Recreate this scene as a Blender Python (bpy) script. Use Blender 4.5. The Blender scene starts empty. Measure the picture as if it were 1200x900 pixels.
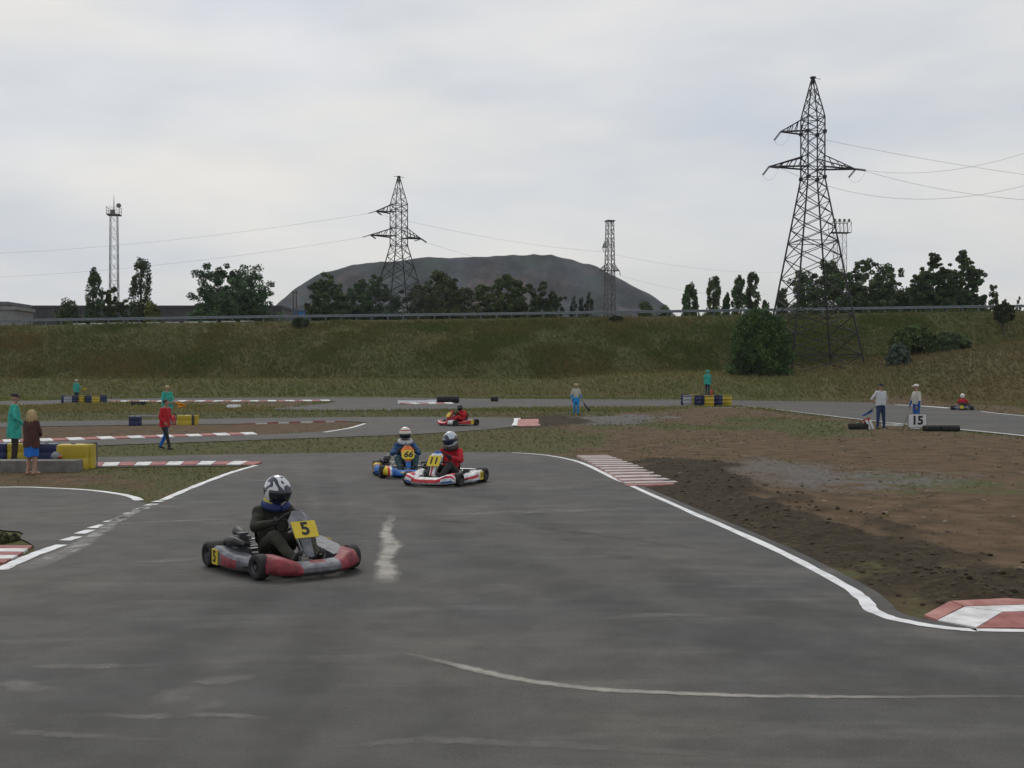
import bpy, bmesh, math, random
import numpy as np
from mathutils import Vector, Matrix, Quaternion, noise as mnoise
from mathutils.geometry import tessellate_polygon
from math import radians as R, sin, cos, pi, sqrt, atan2
S = bpy.context.scene
C = S.collection
random.seed(7); np.random.seed(7)

# ------------------------------------------------------------------ camera
CAMZ, FPX, HOR = 2.1, 1270.0, 442.0          # eye height, focal length and eye level (1200 px wide photograph)
PITCH = math.atan((450.0-HOR)/FPX)
cam_d = bpy.data.cameras.new('camera'); cam = bpy.data.objects.new('camera', cam_d); C.objects.link(cam)
cam_d.sensor_width = 36.0; cam_d.lens = 36.0*FPX/1200.0
cam_d.clip_start = 0.1; cam_d.clip_end = 9000
cam.location = (0, 0, CAMZ); cam.rotation_euler = (pi/2-PITCH, 0, 0)
S.camera = cam

# ------------------------------------------------------------------ sky and sun
SUN_AZ, SUN_EL = R(-18), R(48)
w = bpy.data.worlds.new('World'); S.world = w; w.use_nodes = True
nt = w.node_tree; nt.nodes.clear()
N = nt.nodes.new; L = nt.links.new
out = N('ShaderNodeOutputWorld'); bg = N('ShaderNodeBackground'); bg.inputs['Strength'].default_value = 0.1
sky = N('ShaderNodeTexSky'); sky.sky_type = 'NISHITA'; sky.sun_disc = False
sky.sun_elevation = SUN_EL; sky.sun_rotation = SUN_AZ; sky.dust_density = 3.0; sky.air_density = 1.0
tc = N('ShaderNodeTexCoord')
mp = N('ShaderNodeMapping'); mp.inputs['Scale'].default_value = (1.0, 1.0, 3.6)
L(tc.outputs['Generated'], mp.inputs['Vector'])
n1 = N('ShaderNodeTexNoise'); n1.inputs['Scale'].default_value = 2.3; n1.inputs['Detail'].default_value = 5; n1.inputs['Roughness'].default_value = 0.5
n1.inputs['Distortion'].default_value = 0.5
L(mp.outputs[0], n1.inputs['Vector'])
n2 = N('ShaderNodeTexNoise'); n2.inputs['Scale'].default_value = 3.6; n2.inputs['Detail'].default_value = 5; n2.inputs['Roughness'].default_value = 0.45
L(mp.outputs[0], n2.inputs['Vector'])
cov = N('ShaderNodeMapRange'); cov.inputs['From Min'].default_value = 0.36; cov.inputs['From Max'].default_value = 0.6
cov.inputs['To Min'].default_value = 0.70; cov.inputs['To Max'].default_value = 0.97
L(n1.outputs['Fac'], cov.inputs['Value'])
cr = N('ShaderNodeValToRGB')
cr.color_ramp.elements[0].position = 0.30; cr.color_ramp.elements[0].color = (0.60, 0.645, 0.71, 1)
cr.color_ramp.elements[1].position = 0.68; cr.color_ramp.elements[1].color = (0.855, 0.83, 0.785, 1)
L(n2.outputs['Fac'], cr.inputs['Fac'])
up = N('ShaderNodeMix'); up.data_type = 'RGBA'; up.blend_type = 'MULTIPLY'; up.inputs['Factor'].default_value = 1.0
L(cr.outputs['Color'], up.inputs['A']); up.inputs['B'].default_value = (10, 10, 10, 1)
up.clamp_result = False
mx = N('ShaderNodeMix'); mx.data_type = 'RGBA'
L(cov.outputs[0], mx.inputs['Factor']); L(sky.outputs[0], mx.inputs['A']); L(up.outputs['Result'], mx.inputs['B'])
L(mx.outputs['Result'], bg.inputs['Color']); L(bg.outputs[0], out.inputs['Surface'])

sd = bpy.data.lights.new('sun', 'SUN'); sun = bpy.data.objects.new('sun', sd); C.objects.link(sun)
sd.energy = 0.9; sd.angle = R(18); sd.color = (1.0, 0.95, 0.88)
sdir = Vector((sin(SUN_AZ)*cos(SUN_EL), cos(SUN_AZ)*cos(SUN_EL), sin(SUN_EL)))
sun.location = sdir*60; sun.rotation_euler = (-sdir).to_track_quat('-Z', 'Y').to_euler()
S.view_settings.view_transform = 'Standard'; S.view_settings.look = 'None'
S.view_settings.exposure = 0.0; S.view_settings.gamma = 1.0; S.view_settings.use_curve_mapping = False
S.cycles.use_denoising = True
S.cycles.volume_bounces = 0; S.cycles.max_bounces = 6; S.cycles.transparent_max_bounces = 12

# ------------------------------------------------------------------ helpers
def ray(px, py):
    u, v = (px-600.0)/FPX, (450.0-py)/FPX
    return Vector((u, cos(PITCH)+v*sin(PITCH), -sin(PITCH)+v*cos(PITCH)))
def G(px, py, z=0.0):                       # photograph pixel -> point of the ground at height z
    d = ray(px, py); t = (z-CAMZ)/d.z
    return Vector((d.x*t, d.y*t, z))
def A(px, py, y):                           # photograph pixel -> point at distance y
    d = ray(px, py); t = y/d.y
    return Vector((d.x*t, y, CAMZ+d.z*t))

def smooth(a, b, x):
    t = np.clip((x-a)/(b-a), 0, 1); return t*t*(3-2*t)

MATS = {}
def mat(name, rgb, rough=0.6, var=0.12, scale=8.0, metal=0.0, rgb2=None, bump=0.0, coat=0.0, spec=0.5, coords='Object', detail=4, stretch=None):
    if name in MATS: return MATS[name]
    m = bpy.data.materials.new(name); m.use_nodes = True; t = m.node_tree
    b = t.nodes['Principled BSDF']
    tc = t.nodes.new('ShaderNodeTexCoord'); nz = t.nodes.new('ShaderNodeTexNoise')
    nz.inputs['Scale'].default_value = scale; nz.inputs['Detail'].default_value = detail
    src = tc.outputs[coords]
    if stretch:
        mpn = t.nodes.new('ShaderNodeMapping'); mpn.inputs['Scale'].default_value = stretch
        t.links.new(src, mpn.inputs['Vector']); src = mpn.outputs[0]
    t.links.new(src, nz.inputs['Vector'])
    r = t.nodes.new('ShaderNodeValToRGB')
    a = rgb; c = rgb2 if rgb2 else tuple(min(1, v*(1+var)) for v in rgb)
    if not rgb2: a = tuple(v*(1-var) for v in rgb)
    r.color_ramp.elements[0].position = 0.35; r.color_ramp.elements[0].color = (*a, 1)
    r.color_ramp.elements[1].position = 0.65; r.color_ramp.elements[1].color = (*c, 1)
    t.links.new(nz.outputs['Fac'], r.inputs['Fac']); t.links.new(r.outputs['Color'], b.inputs['Base Color'])
    b.inputs['Roughness'].default_value = rough; b.inputs['Metallic'].default_value = metal
    b.inputs['Coat Weight'].default_value = coat; b.inputs['Specular IOR Level'].default_value = spec
    if bump:
        bp = t.nodes.new('ShaderNodeBump'); bp.inputs['Strength'].default_value = bump; bp.inputs['Distance'].default_value = 0.02
        t.links.new(nz.outputs['Fac'], bp.inputs['Height']); t.links.new(bp.outputs[0], b.inputs['Normal'])
    MATS[name] = m
    return m

def tag(o, label=None, cat=None, group=None, kind=None):
    if label: o['label'] = label
    if cat: o['category'] = cat
    if group: o['group'] = group
    if kind: o['kind'] = kind
    return o
def empty(name, loc=(0, 0, 0), rz=0.0, label=None, cat=None, group=None):
    o = bpy.data.objects.new(name, None); C.objects.link(o); o.empty_display_size = 0.2
    o.location = loc; o.rotation_euler = (0, 0, rz)
    return tag(o, label, cat, group)
def obj_of(name, me, parent=None, loc=None):
    o = bpy.data.objects.new(name, me); C.objects.link(o)
    if parent: o.parent = parent
    if loc is not None: o.location = loc
    return o
def copy_tree(o, parent=None):
    c = o.copy(); C.objects.link(c); c.parent = parent
    for ch in o.children: copy_tree(ch, c)
    return c

class MB:
    def __init__(s): s.v = []; s.f = []; s.m = []
    def add(s, vs, fs, mi=0):
        o = len(s.v); s.v.extend([tuple(p) for p in vs])
        for f in fs: s.f.append(tuple(i+o for i in f)); s.m.append(mi)
        return s
    def box(s, c, d, mi=0, rot=None):
        x, y, z = d[0]/2, d[1]/2, d[2]/2
        vs = [Vector(p) for p in ((-x,-y,-z),(x,-y,-z),(x,y,-z),(-x,y,-z),(-x,-y,z),(x,-y,z),(x,y,z),(-x,y,z))]
        if rot is not None: vs = [rot @ v for v in vs]
        c = Vector(c)
        return s.add([v+c for v in vs], [(0,3,2,1),(4,5,6,7),(0,1,5,4),(1,2,6,5),(2,3,7,6),(3,0,4,7)], mi)
    def tube(s, pts, rad, n=8, mi=0, cap=True, flat=1.0):
        pts = [Vector(p) for p in pts]
        if not hasattr(rad, '__len__'): rad = [rad]*len(pts)
        vs = []; prev = None
        for i, p in enumerate(pts):
            d = (pts[min(i+1, len(pts)-1)]-pts[max(i-1, 0)])
            d = d.normalized() if d.length > 1e-9 else Vector((0, 0, 1))
            if prev is None:
                a = Vector((0, 0, 1)) if abs(d.z) < 0.9 else Vector((1, 0, 0))
                x = d.cross(a).normalized()
            else:
                x = (prev-d*prev.dot(d)); x = x.normalized() if x.length > 1e-6 else d.orthogonal().normalized()
            prev = x; y = d.cross(x)
            for k in range(n):
                t = 2*pi*k/n
                vs.append(p+x*cos(t)*rad[i]+y*sin(t)*rad[i]*flat)
        fs = []
        for i in range(len(pts)-1):
            for k in range(n):
                k2 = (k+1) % n
                fs.append((i*n+k, i*n+k2, (i+1)*n+k2, (i+1)*n+k))
        if cap:
            fs.append(tuple(range(n-1, -1, -1))); fs.append(tuple((len(pts)-1)*n+k for k in range(n)))
        return s.add(vs, fs, mi)
    def capsule(s, p0, r0, p1, r1, n=10, mi=0):
        p0, p1 = Vector(p0), Vector(p1); d = p1-p0
        d = d.normalized() if d.length > 1e-6 else Vector((0, 0, 1))
        pts, rad = [], []
        for a in (-80, -50, -20): pts.append(p0+d*r0*sin(R(a))); rad.append(r0*cos(R(a)))
        for a in (20, 50, 80): pts.append(p1+d*r1*sin(R(a))); rad.append(r1*cos(R(a)))
        return s.tube(pts, rad, n, mi)
    def lathe(s, prof, n=20, mi=0, axis='z', c=(0, 0, 0), cap=True):
        vs = []; c = Vector(c)
        for r_, h in prof:
            for k in range(n):
                t = 2*pi*k/n
                p = (r_*cos(t), r_*sin(t), h)
                if axis == 'y': p = (p[0], p[2], -p[1])
                if axis == 'x': p = (p[2], p[0], p[1])
                vs.append(Vector(p)+c)
        fs = []
        for i in range(len(prof)-1):
            for k in range(n):
                k2 = (k+1) % n
                fs.append((i*n+k, i*n+k2, (i+1)*n+k2, (i+1)*n+k))
        if cap:
            fs.append(tuple(range(n-1, -1, -1))); fs.append(tuple((len(prof)-1)*n+k for k in range(n)))
        return s.add(vs, fs, mi)
    def ell(s, c, r_, n=12, m=8, mi=0, fn=None):
        vs = []; c = Vector(c)
        for i in range(m+1):
            ph = -pi/2+pi*i/m
            for k in range(n):
                t = 2*pi*k/n
                q = Vector((cos(ph)*cos(t), cos(ph)*sin(t), sin(ph)))
                q = fn(q) if fn else q
                vs.append(c+Vector((q.x*r_[0], q.y*r_[1], q.z*r_[2])))
        fs = [(i*n+k, i*n+(k+1) % n, (i+1)*n+(k+1) % n, (i+1)*n+k) for i in range(m) for k in range(n)]
        return s.add(vs, fs, mi)
    def loft(s, rings, mi=0, cap=True, mfn=None):
        n = len(rings[0]); vs = [p for r_ in rings for p in r_]
        o = len(s.v); s.v.extend([tuple(p) for p in vs])
        for i in range(len(rings)-1):
            for k in range(n):
                k2 = (k+1) % n
                s.f.append((o+i*n+k, o+i*n+k2, o+(i+1)*n+k2, o+(i+1)*n+k)); s.m.append(mfn(i, k) if mfn else mi)
        if cap:
            s.f.append(tuple(o+k for k in range(n-1, -1, -1))); s.m.append(mfn(0, -1) if mfn else mi)
            s.f.append(tuple(o+(len(rings)-1)*n+k for k in range(n))); s.m.append(mfn(len(rings)-2, -1) if mfn else mi)
        return s
    def sheet(s, poly, z, mi=0):            # flat polygon
        t = tessellate_polygon([[Vector((p[0], p[1], 0)) for p in poly]])
        vs = [(p[0], p[1], z) for p in poly]; fs = []
        for a, b, c in t:
            ax, ay = poly[a][0], poly[a][1]
            cr_ = (poly[b][0]-ax)*(poly[c][1]-ay)-(poly[b][1]-ay)*(poly[c][0]-ax)
            fs.append((a, b, c) if cr_ > 0 else (a, c, b))
        return s.add(vs, fs, mi)
    def text(s, txt, size, M, mi=0, depth=0.0, bold=0.0, shear=0.0, sx=1.0):
        cu = bpy.data.curves.new('t', 'FONT'); cu.body = txt; cu.size = size; cu.align_x = 'CENTER'; cu.align_y = 'CENTER'
        cu.offset = bold; cu.extrude = depth; cu.resolution_u = 3; cu.shear = shear
        ob = bpy.data.objects.new('t', cu); C.objects.link(ob)
        dg = bpy.context.evaluated_depsgraph_get(); me = bpy.data.meshes.new_from_object(ob.evaluated_get(dg))
        s.add([M @ Vector((v.co.x*sx, v.co.y, v.co.z)) for v in me.vertices], [tuple(p.vertices) for p in me.polygons], mi)
        bpy.data.objects.remove(ob); bpy.data.curves.remove(cu); bpy.data.meshes.remove(me)
        return s
    def mesh(s, name, mats, smooth_=False, fixn=False):
        me = bpy.data.meshes.new(name); me.from_pydata(s.v, [], s.f)
        for m in (mats if isinstance(mats, (list, tuple)) else [mats]): me.materials.append(m)
        me.polygons.foreach_set('material_index', s.m)
        if smooth_:
            me.polygons.foreach_set('use_smooth', [True]*len(s.f))
        if fixn:
            bm = bmesh.new(); bm.from_mesh(me); bmesh.ops.recalc_face_normals(bm, faces=bm.faces); bm.to_mesh(me); bm.free()
        me.update()
        if smooth_: 
            try: me.set_sharp_from_angle(angle=R(42))
            except Exception: pass
        return me
    def build(s, name, mats, parent=None, loc=None, smooth_=False, fixn=True):
        return obj_of(name, s.mesh(name, mats, smooth_, fixn), parent, loc)

def quickmesh(name, V, F, mats, colors=None, cname='tint'):      # big numpy meshes, F = (n,k)
    me = bpy.data.meshes.new(name); V = np.asarray(V, np.float32); F = np.asarray(F, np.int32)
    n, k = F.shape
    me.vertices.add(len(V)); me.vertices.foreach_set('co', V.ravel())
    me.loops.add(n*k); me.loops.foreach_set('vertex_index', F.ravel())
    me.polygons.add(n); me.polygons.foreach_set('loop_start', np.arange(0, n*k, k, dtype=np.int32))
    me.polygons.foreach_set('loop_total', np.full(n, k, np.int32))
    for m in (mats if isinstance(mats, (list, tuple)) else [mats]): me.materials.append(m)
    if colors is not None:
        a = me.attributes.new(cname, 'FLOAT_COLOR', 'POINT')
        c4 = np.ones((len(V), 4), np.float32); c4[:, :3] = colors
        a.data.foreach_set('color', c4.ravel())
    me.update(calc_edges=True); me.validate()
    return me

def sdist(poly, P):                         # signed distance (negative inside), P (n,2)
    poly = np.array([(p[0], p[1]) for p in poly]); n = len(poly)
    d2 = np.full(len(P), 1e18); ins = np.zeros(len(P), bool)
    for i in range(n):
        a, b = poly[i], poly[(i+1) % n]; ab = b-a
        t = np.clip(((P-a)@ab)/max(ab@ab, 1e-12), 0, 1)
        q = a+t[:, None]*ab
        d2 = np.minimum(d2, ((P-q)**2).sum(1))
        c = (a[1] > P[:, 1]) != (b[1] > P[:, 1])
        with np.errstate(divide='ignore', invalid='ignore'):
            xi = a[0]+(P[:, 1]-a[1])*ab[0]/(ab[1] if ab[1] != 0 else 1e-12)
        ins ^= c & (P[:, 0] < xi)
    d = np.sqrt(d2); d[ins] *= -1
    return d
_tab = np.random.RandomState(3).rand(256, 256)
def vnoise(x, y):
    xi, yi = np.floor(x).astype(int), np.floor(y).astype(int); fx, fy = x-xi, y-yi
    fx, fy = fx*fx*(3-2*fx), fy*fy*(3-2*fy)
    g = lambda a, b: _tab[a % 256, b % 256]
    return (g(xi, yi)*(1-fx)+g(xi+1, yi)*fx)*(1-fy)+(g(xi, yi+1)*(1-fx)+g(xi+1, yi+1)*fx)*fy
def fbm(x, y, o=4):
    s_, a, t = 0, 0.5, 0
    for i in range(o): s_ = s_+a*vnoise(x*2**i+17.3*i, y*2**i+9.1*i); t += a; a *= 0.5
    return s_/t
# ------------------------------------------------------------------ plan of the circuit (ground points read off the photograph)
def crom(pts, k=5):                          # Catmull-Rom through plan points
    pts = [Vector((p[0], p[1])) for p in pts]; o = []
    for i in range(len(pts)-1):
        p0, p1, p2, p3 = pts[max(i-1, 0)], pts[i], pts[i+1], pts[min(i+2, len(pts)-1)]
        for j in range(k):
            t = j/k
            o.append(0.5*((2*p1)+(-p0+p2)*t+(2*p0-5*p1+4*p2-p3)*t*t+(-p0+3*p1-3*p2+p3)*t**3))
    o.append(pts[-1]); return o
def PX(l): return [G(x, y).xy for x, y in l]
RIGHT_LINE = crom([Vector((16, 8.2)), Vector((7.5, 8.75))]+PX([(1200,739),(1140,738.5),(1090,733.5),(1045,724.5),(1022,715),(1012,703),(985,684),(900,640),(800,596),(720,560.5),(680,542),(640,533.5),(600,530.5)]), 5)
def offset(pl, d):
    o = []
    for i, p in enumerate(pl):
        t = (pl[min(i+1, len(pl)-1)]-pl[max(i-1, 0)]).normalized(); o.append(p+Vector((-t.y, t.x))*d)
    return o
RIGHT_EDGE = offset(RIGHT_LINE, -0.22)
top = crom(PX([(600,530),(450,530),(300,532),(100,536),(0,539),(-260,548)]), 4)[1:]
low1 = crom(PX([(-260,559),(0,549),(100,547.5),(200,546.3),(290,545.5)]), 4)
WEDGE_R = crom(PX([(299,545.5),(275,553),(250,562),(222,573),(197,585)]), 4)
WEDGE_L = crom(PX([(166,588),(150,581),(110,574.5),(60,571.5),(0,570.5),(-260,576)]), 4)
island = crom(PX([(-260,618),(0,621),(24,631),(40,641),(30,654),(0,664),(-260,706)]), 4)
MAIN = [Vector((60, -14)), Vector((60, 7.2))]+RIGHT_EDGE+top+low1+WEDGE_R[1:]+PX([(188,589),(176,590.2)])+WEDGE_L+island+[Vector((-14, 2)), Vector((-18, -14))]
mid_up = crom(PX([(-250,501),(0,495.3),(60,493.6),(160,492.3),(300,489.8),(450,488.6),(560,489),(600,489.8),(606,492.5),(606,498.5),(590,501),(560,504),(480,509),(400,512),(300,515.5),(200,519),(100,522.5),(0,527),(-250,540)]), 4)
mid_in = crom(PX([(-250,526),(0,518.6),(60,517),(180,513),(304,509.3),(350,507.3),(400,503),(430,496),(419,494.3),(390,494),(270,497),(160,498),(60,499.4),(0,501),(-250,507)]), 4)
MID = mid_up+mid_in
far_up = crom(PX([(-300,474),(0,470),(75,468.6),(130,467.2),(400,465.6),(560,467),(700,468),(800,468.4),(900,469.6),(1000,471.2),(1050,473.5),(1110,477),(1155,482),(1200,486.5),(1330,500)]), 4)
far_lo = crom(PX([(1330,527),(1200,511.5),(1100,501.5),(1040,495.6),(990,490),(920,481.5),(870,476),(800,476.6),(700,477.3),(600,478),(530,480),(400,481.5),(310,479.6)]), 4)
far_in = crom(PX([(310,479.2),(345,477),(385,472.8),(391,470.4),(340,470.9),(200,471.2),(130,471.6),(75,473.6),(0,475.5),(-300,480)]), 4)
FAR = far_up+far_lo+far_in
ASPHALT = [MAIN, MID, FAR]

def lerp(x, xs, ys): return np.interp(x, xs, ys)
def crest(X): return lerp(X, [-120, -66, -33, 0, 66, 120], [8.3, 8.7, 9.2, 9.6, 10.6, 11.1])
def base_h(X, Y):                            # the lie of the land
    X = np.asarray(X, float); Y = np.asarray(Y, float)
    ys = lerp(X, [-100, 5, 24, 33, 45, 60, 90], [111, 111, 97, 90, 76, 64, 60])
    k = lerp(X, [-100, 10, 33, 42, 52, 90], [0.21, 0.19, 0.115, 0.16, 0.2, 0.2])
    f = k*np.maximum(Y-ys, 0)**1.0
    f = np.where(Y > ys, f*smooth(0, 10, Y-ys)**0.5, 0)
    cap_ = lerp(X, [-100, 20, 33, 45, 60, 90], [3.0, 3.0, 3.9, 5.0, 6.0, 6.5])
    f = cap_*np.tanh(f/cap_*1.15)
    zt = crest(X)
    bank = zt*(Y-119.0)/20.0+1.2*fbm(X*0.12+4, Y*0.12, 3)*smooth(119, 126, Y)*smooth(139, 132, Y)
    z = np.minimum(zt, np.maximum(f, bank))
    back = np.maximum(2.0, zt-0.6*(Y-153.0))
    return np.where(Y > 153, back, z)

# painted regions of bare ground
DIRT_R = PX([(640,500),(760,482),(860,477),(930,485),(1040,498),(1200,513),(1500,540),(1600,700)])+[Vector((16, 8.6))]+RIGHT_EDGE[5:-3]+PX([(660,531),(700,512)])
SOIL_R = offset(RIGHT_EDGE[:], 0.05)[8:-6]+offset(RIGHT_EDGE, -1.1)[8:-6][::-1]
SOIL_POLY = PX([(745,541),(840,540),(900,572),(1010,612),(1110,650),(1210,672),(1400,700),(1400,735),(1090,716),(1030,690),(900,634),(800,590)])
GRAVEL = PX([(835,543),(900,538),(1000,552),(1110,556),(1090,568),(1000,576),(930,572),(870,560)])
GRAVEL2 = PX([(655,489),(740,486),(790,490),(760,496),(690,499),(640,495)])
SOIL2 = PX([(610,489),(660,487),(700,494),(660,500),(615,503)])
ISLE = PX([(-250,526),(0,518.6),(180,513),(304,509.3),(400,503),(430,496),(390,494),(270,497),(60,499.4),(-250,507)])
WEDGE = PX([(-260,560),(0,550),(110,549),(180,556),(215,574),(175,590),(110,574),(0,570),(-260,576)])
FARISLE = PX([(150,471.5),(390,470.4),(345,477),(300,477),(200,474)])
_fr = far_up[-21:]
VERGE_R = offset(_fr, 5.5)+_fr[::-1]

def ground_masks(P):
    X, Y = P[:, 0], P[:, 1]
    nz = fbm(X*0.7, Y*0.35, 4)-0.5; nb = fbm(X*0.16+9, Y*0.1+2, 3)-0.5
    n3_ = fbm(X*2.3+3, Y*1.6+8, 3)-0.5
    def soft(poly, wd, amp, extra=0.0): return smooth(wd, -wd, sdist(poly, P)+nz*amp+n3_*amp*0.5+extra)
    dirt = np.maximum.reduce([soft(DIRT_R, 1.0, 4.0)*smooth(-0.16, 0.06, nb+0.22*n3_+0.13+0.10*smooth(20, 12, Y)), soft(ISLE, 0.6, 2.0), 0.75*soft(WEDGE, 0.8, 2.4, 0.5), soft(FARISLE, 2.0, 2.0), soft(VERGE_R, 1.2, 3.0)])
    soil = np.maximum.reduce([soft(SOIL_POLY, 0.8, 2.6), 0.9*soft(SOIL2, 1.2, 3.0)])
    grav = np.maximum(0.72*soft(GRAVEL, 2.0, 4.0, -0.8)*smooth(-0.32, 0.12, nz+n3_*0.8+0.08), soft(GRAVEL2, 1.5, 3.0))
    dry = np.clip(0.5+nb*2.2+0.35*smooth(22, 42, X)*smooth(75, 95, Y), 0, 1)
    return dirt, soil, grav, dry

rows = [-30, -12, -4]+list(np.arange(0, 6, 0.5)); y = 6.0
while y < 200: rows.append(y); y += max(0.11, 0.0075*y)
while y < 2400: rows.append(y); y *= 1.06
rows.append(2500.0)
rows = np.array(rows); cols = np.linspace(-1, 1, 321); cols = np.sign(cols)*(0.72*np.abs(cols)+0.28*np.abs(cols)**4)
YY, UU = np.meshgrid(rows, cols, indexing='ij'); XX = UU*(np.maximum(YY, 0)*0.80+16)
P2 = np.stack([XX.ravel(), YY.ravel()], 1)
near = P2[:, 1] < 130
da = np.full(len(P2), 1e3)
for poly in ASPHALT: da[near] = np.minimum(da[near], sdist(poly, P2[near]))
zb = base_h(P2[:, 0], P2[:, 1])
m_dirt, m_soil, m_grav, m_dry = [np.zeros(len(P2)) for _ in range(4)]
md = ground_masks(P2[near]); 
for a_, b_ in zip((m_dirt, m_soil, m_grav, m_dry), md): a_[near] = b_
m_dry[~near] = np.clip(0.5+(fbm(P2[~near, 0]*0.16+9, P2[~near, 1]*0.1+2, 3)-0.5)*2.2, 0, 1)
edge = smooth(0.0, 0.9, da-0.012*P2[:, 1])
def relief(P, soil): return 0.05*(fbm(P[:, 0]*1.3, P[:, 1]*1.3, 4)-0.35)+0.10*(fbm(P[:, 0]*0.22+5, P[:, 1]*0.22, 2)-0.4)+soil*(0.05+0.16*(fbm(P[:, 0]*3.1, P[:, 1]*3.1, 3)-0.35))
rel = relief(P2, m_soil)
zg = zb-0.014-0.03*smooth(0.05, -0.3, da)+edge*np.maximum(rel, -0.01)+edge*0.012
def hz(px, py):                              # height of the ground at plan points
    X = np.atleast_1d(np.asarray(px, float)); Y = np.atleast_1d(np.asarray(py, float)); P = np.stack([X, Y], 1)
    z = base_h(X, Y)
    if Y.min() > 105: return z
    d = np.min([sdist(q_, P) for q_ in ASPHALT], 0); e_ = smooth(0.0, 0.9, d-0.012*Y)
    return z-0.014+e_*np.maximum(relief(P, ground_masks(P)[1]), -0.01)+e_*0.012
nr, nc = len(rows), len(cols)
ii, jj = np.meshgrid(np.arange(nr-1), np.arange(nc-1), indexing='ij'); b0 = (ii*nc+jj).ravel()
Fq = np.stack([b0, b0+1, b0+nc+1, b0+nc], 1)
gm = bpy.data.materials.new('bare_ground_and_turf'); gm.use_nodes = True; t = gm.node_tree; pb = t.nodes['Principled BSDF']
pb.inputs['Roughness'].default_value = 0.95; pb.inputs['Specular IOR Level'].default_value = 0.15
at = t.nodes.new('ShaderNodeAttribute'); at.attribute_name = 'tint'
sp = t.nodes.new('ShaderNodeSeparateColor'); t.links.new(at.outputs['Color'], sp.inputs[0])
at2 = t.nodes.new('ShaderNodeAttribute'); at2.attribute_name = 'dry'
tcn = t.nodes.new('ShaderNodeTexCoord')
def nnoise(scale, detail=5, rough=0.6):
    q = t.nodes.new('ShaderNodeTexNoise'); q.inputs['Scale'].default_value = scale; q.inputs['Detail'].default_value = detail; q.inputs['Roughness'].default_value = rough
    t.links.new(tcn.outputs['Object'], q.inputs['Vector']); return q
def ramp(src, stops):
    r = t.nodes.new('ShaderNodeValToRGB'); e = r.color_ramp.elements
    e[0].position, e[0].color = stops[0][0], (*stops[0][1], 1); e[1].position, e[1].color = stops[-1][0], (*stops[-1][1], 1)
    for p, c in stops[1:-1]: q = e.new(p); q.color = (*c, 1)
    t.links.new(src, r.inputs['Fac']); return r
def mixc(f, a, b):
    q = t.nodes.new('ShaderNodeMix'); q.data_type = 'RGBA'; t.links.new(f, q.inputs['Factor']); t.links.new(a, q.inputs['A']); t.links.new(b, q.inputs['B']); return q
def maskn(src, nsrc, amp=0.5):               # break a mask's edge with noise
    a = t.nodes.new('ShaderNodeMath'); a.operation = 'MULTIPLY_ADD'; t.links.new(nsrc, a.inputs[0]); a.inputs[1].default_value = amp; a.inputs[2].default_value = -amp*0.5
    b = t.nodes.new('ShaderNodeMath'); b.operation = 'ADD'; t.links.new(a.outputs[0], b.inputs[0]); t.links.new(src, b.inputs[1])
    m = t.nodes.new('ShaderNodeMapRange'); m.inputs['From Min'].default_value = 0.32; m.inputs['From Max'].default_value = 0.68; t.links.new(b.outputs[0], m.inputs['Value']); return m
nA, nB, nC_ = nnoise(1.7), nnoise(9.0), nnoise(0.35, 4)
gr = mixc(at2.outputs['Fac'], ramp(nB.outputs['Fac'], [(0.3, (0.050, 0.060, 0.022)), (0.7, (0.10, 0.108, 0.042))]).outputs[0], ramp(nB.outputs['Fac'], [(0.3, (0.066, 0.058, 0.024)), (0.7, (0.110, 0.094, 0.040))]).outputs[0])
di = ramp(nA.outputs['Fac'], [(0.28, (0.054, 0.036, 0.020)), (0.5, (0.104, 0.069, 0.039)), (0.75, (0.150, 0.106, 0.064))])
so = ramp(nB.outputs['Fac'], [(0.3, (0.022, 0.016, 0.010)), (0.55, (0.044, 0.033, 0.019)), (0.75, (0.080, 0.062, 0.034))])
ga = ramp(nB.outputs['Fac'], [(0.3, (0.080, 0.074, 0.068)), (0.7, (0.165, 0.158, 0.150))])
c1 = mixc(maskn(sp.outputs[0], nA.outputs['Fac'], 0.7).outputs[0], gr.outputs['Result'], di.outputs[0])
c2 = mixc(maskn(sp.outputs[2], nB.outputs['Fac'], 0.9).outputs[0], c1.outputs['Result'], ga.outputs[0])
c3 = mixc(maskn(sp.outputs[1], nA.outputs['Fac'], 0.7).outputs[0], c2.outputs['Result'], so.outputs[0])
t.links.new(c3.outputs['Result'], pb.inputs['Base Color'])
bp = t.nodes.new('ShaderNodeBump'); bp.inputs['Strength'].default_value = 0.5; bp.inputs['Distance'].default_value = 0.05
t.links.new(nB.outputs['Fac'], bp.inputs['Height']); t.links.new(bp.outputs[0], pb.inputs['Normal'])
me = quickmesh('ground', np.stack([P2[:, 0], P2[:, 1], zg], 1), Fq, gm, np.stack([m_dirt, m_soil, m_grav], 1))
a = me.attributes.new('dry', 'FLOAT', 'POINT'); a.data.foreach_set('value', m_dry.astype(np.float32))
me.polygons.foreach_set('use_smooth', np.ones(len(me.polygons), bool))
ground = obj_of('ground', me); tag(ground, kind='structure')

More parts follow.
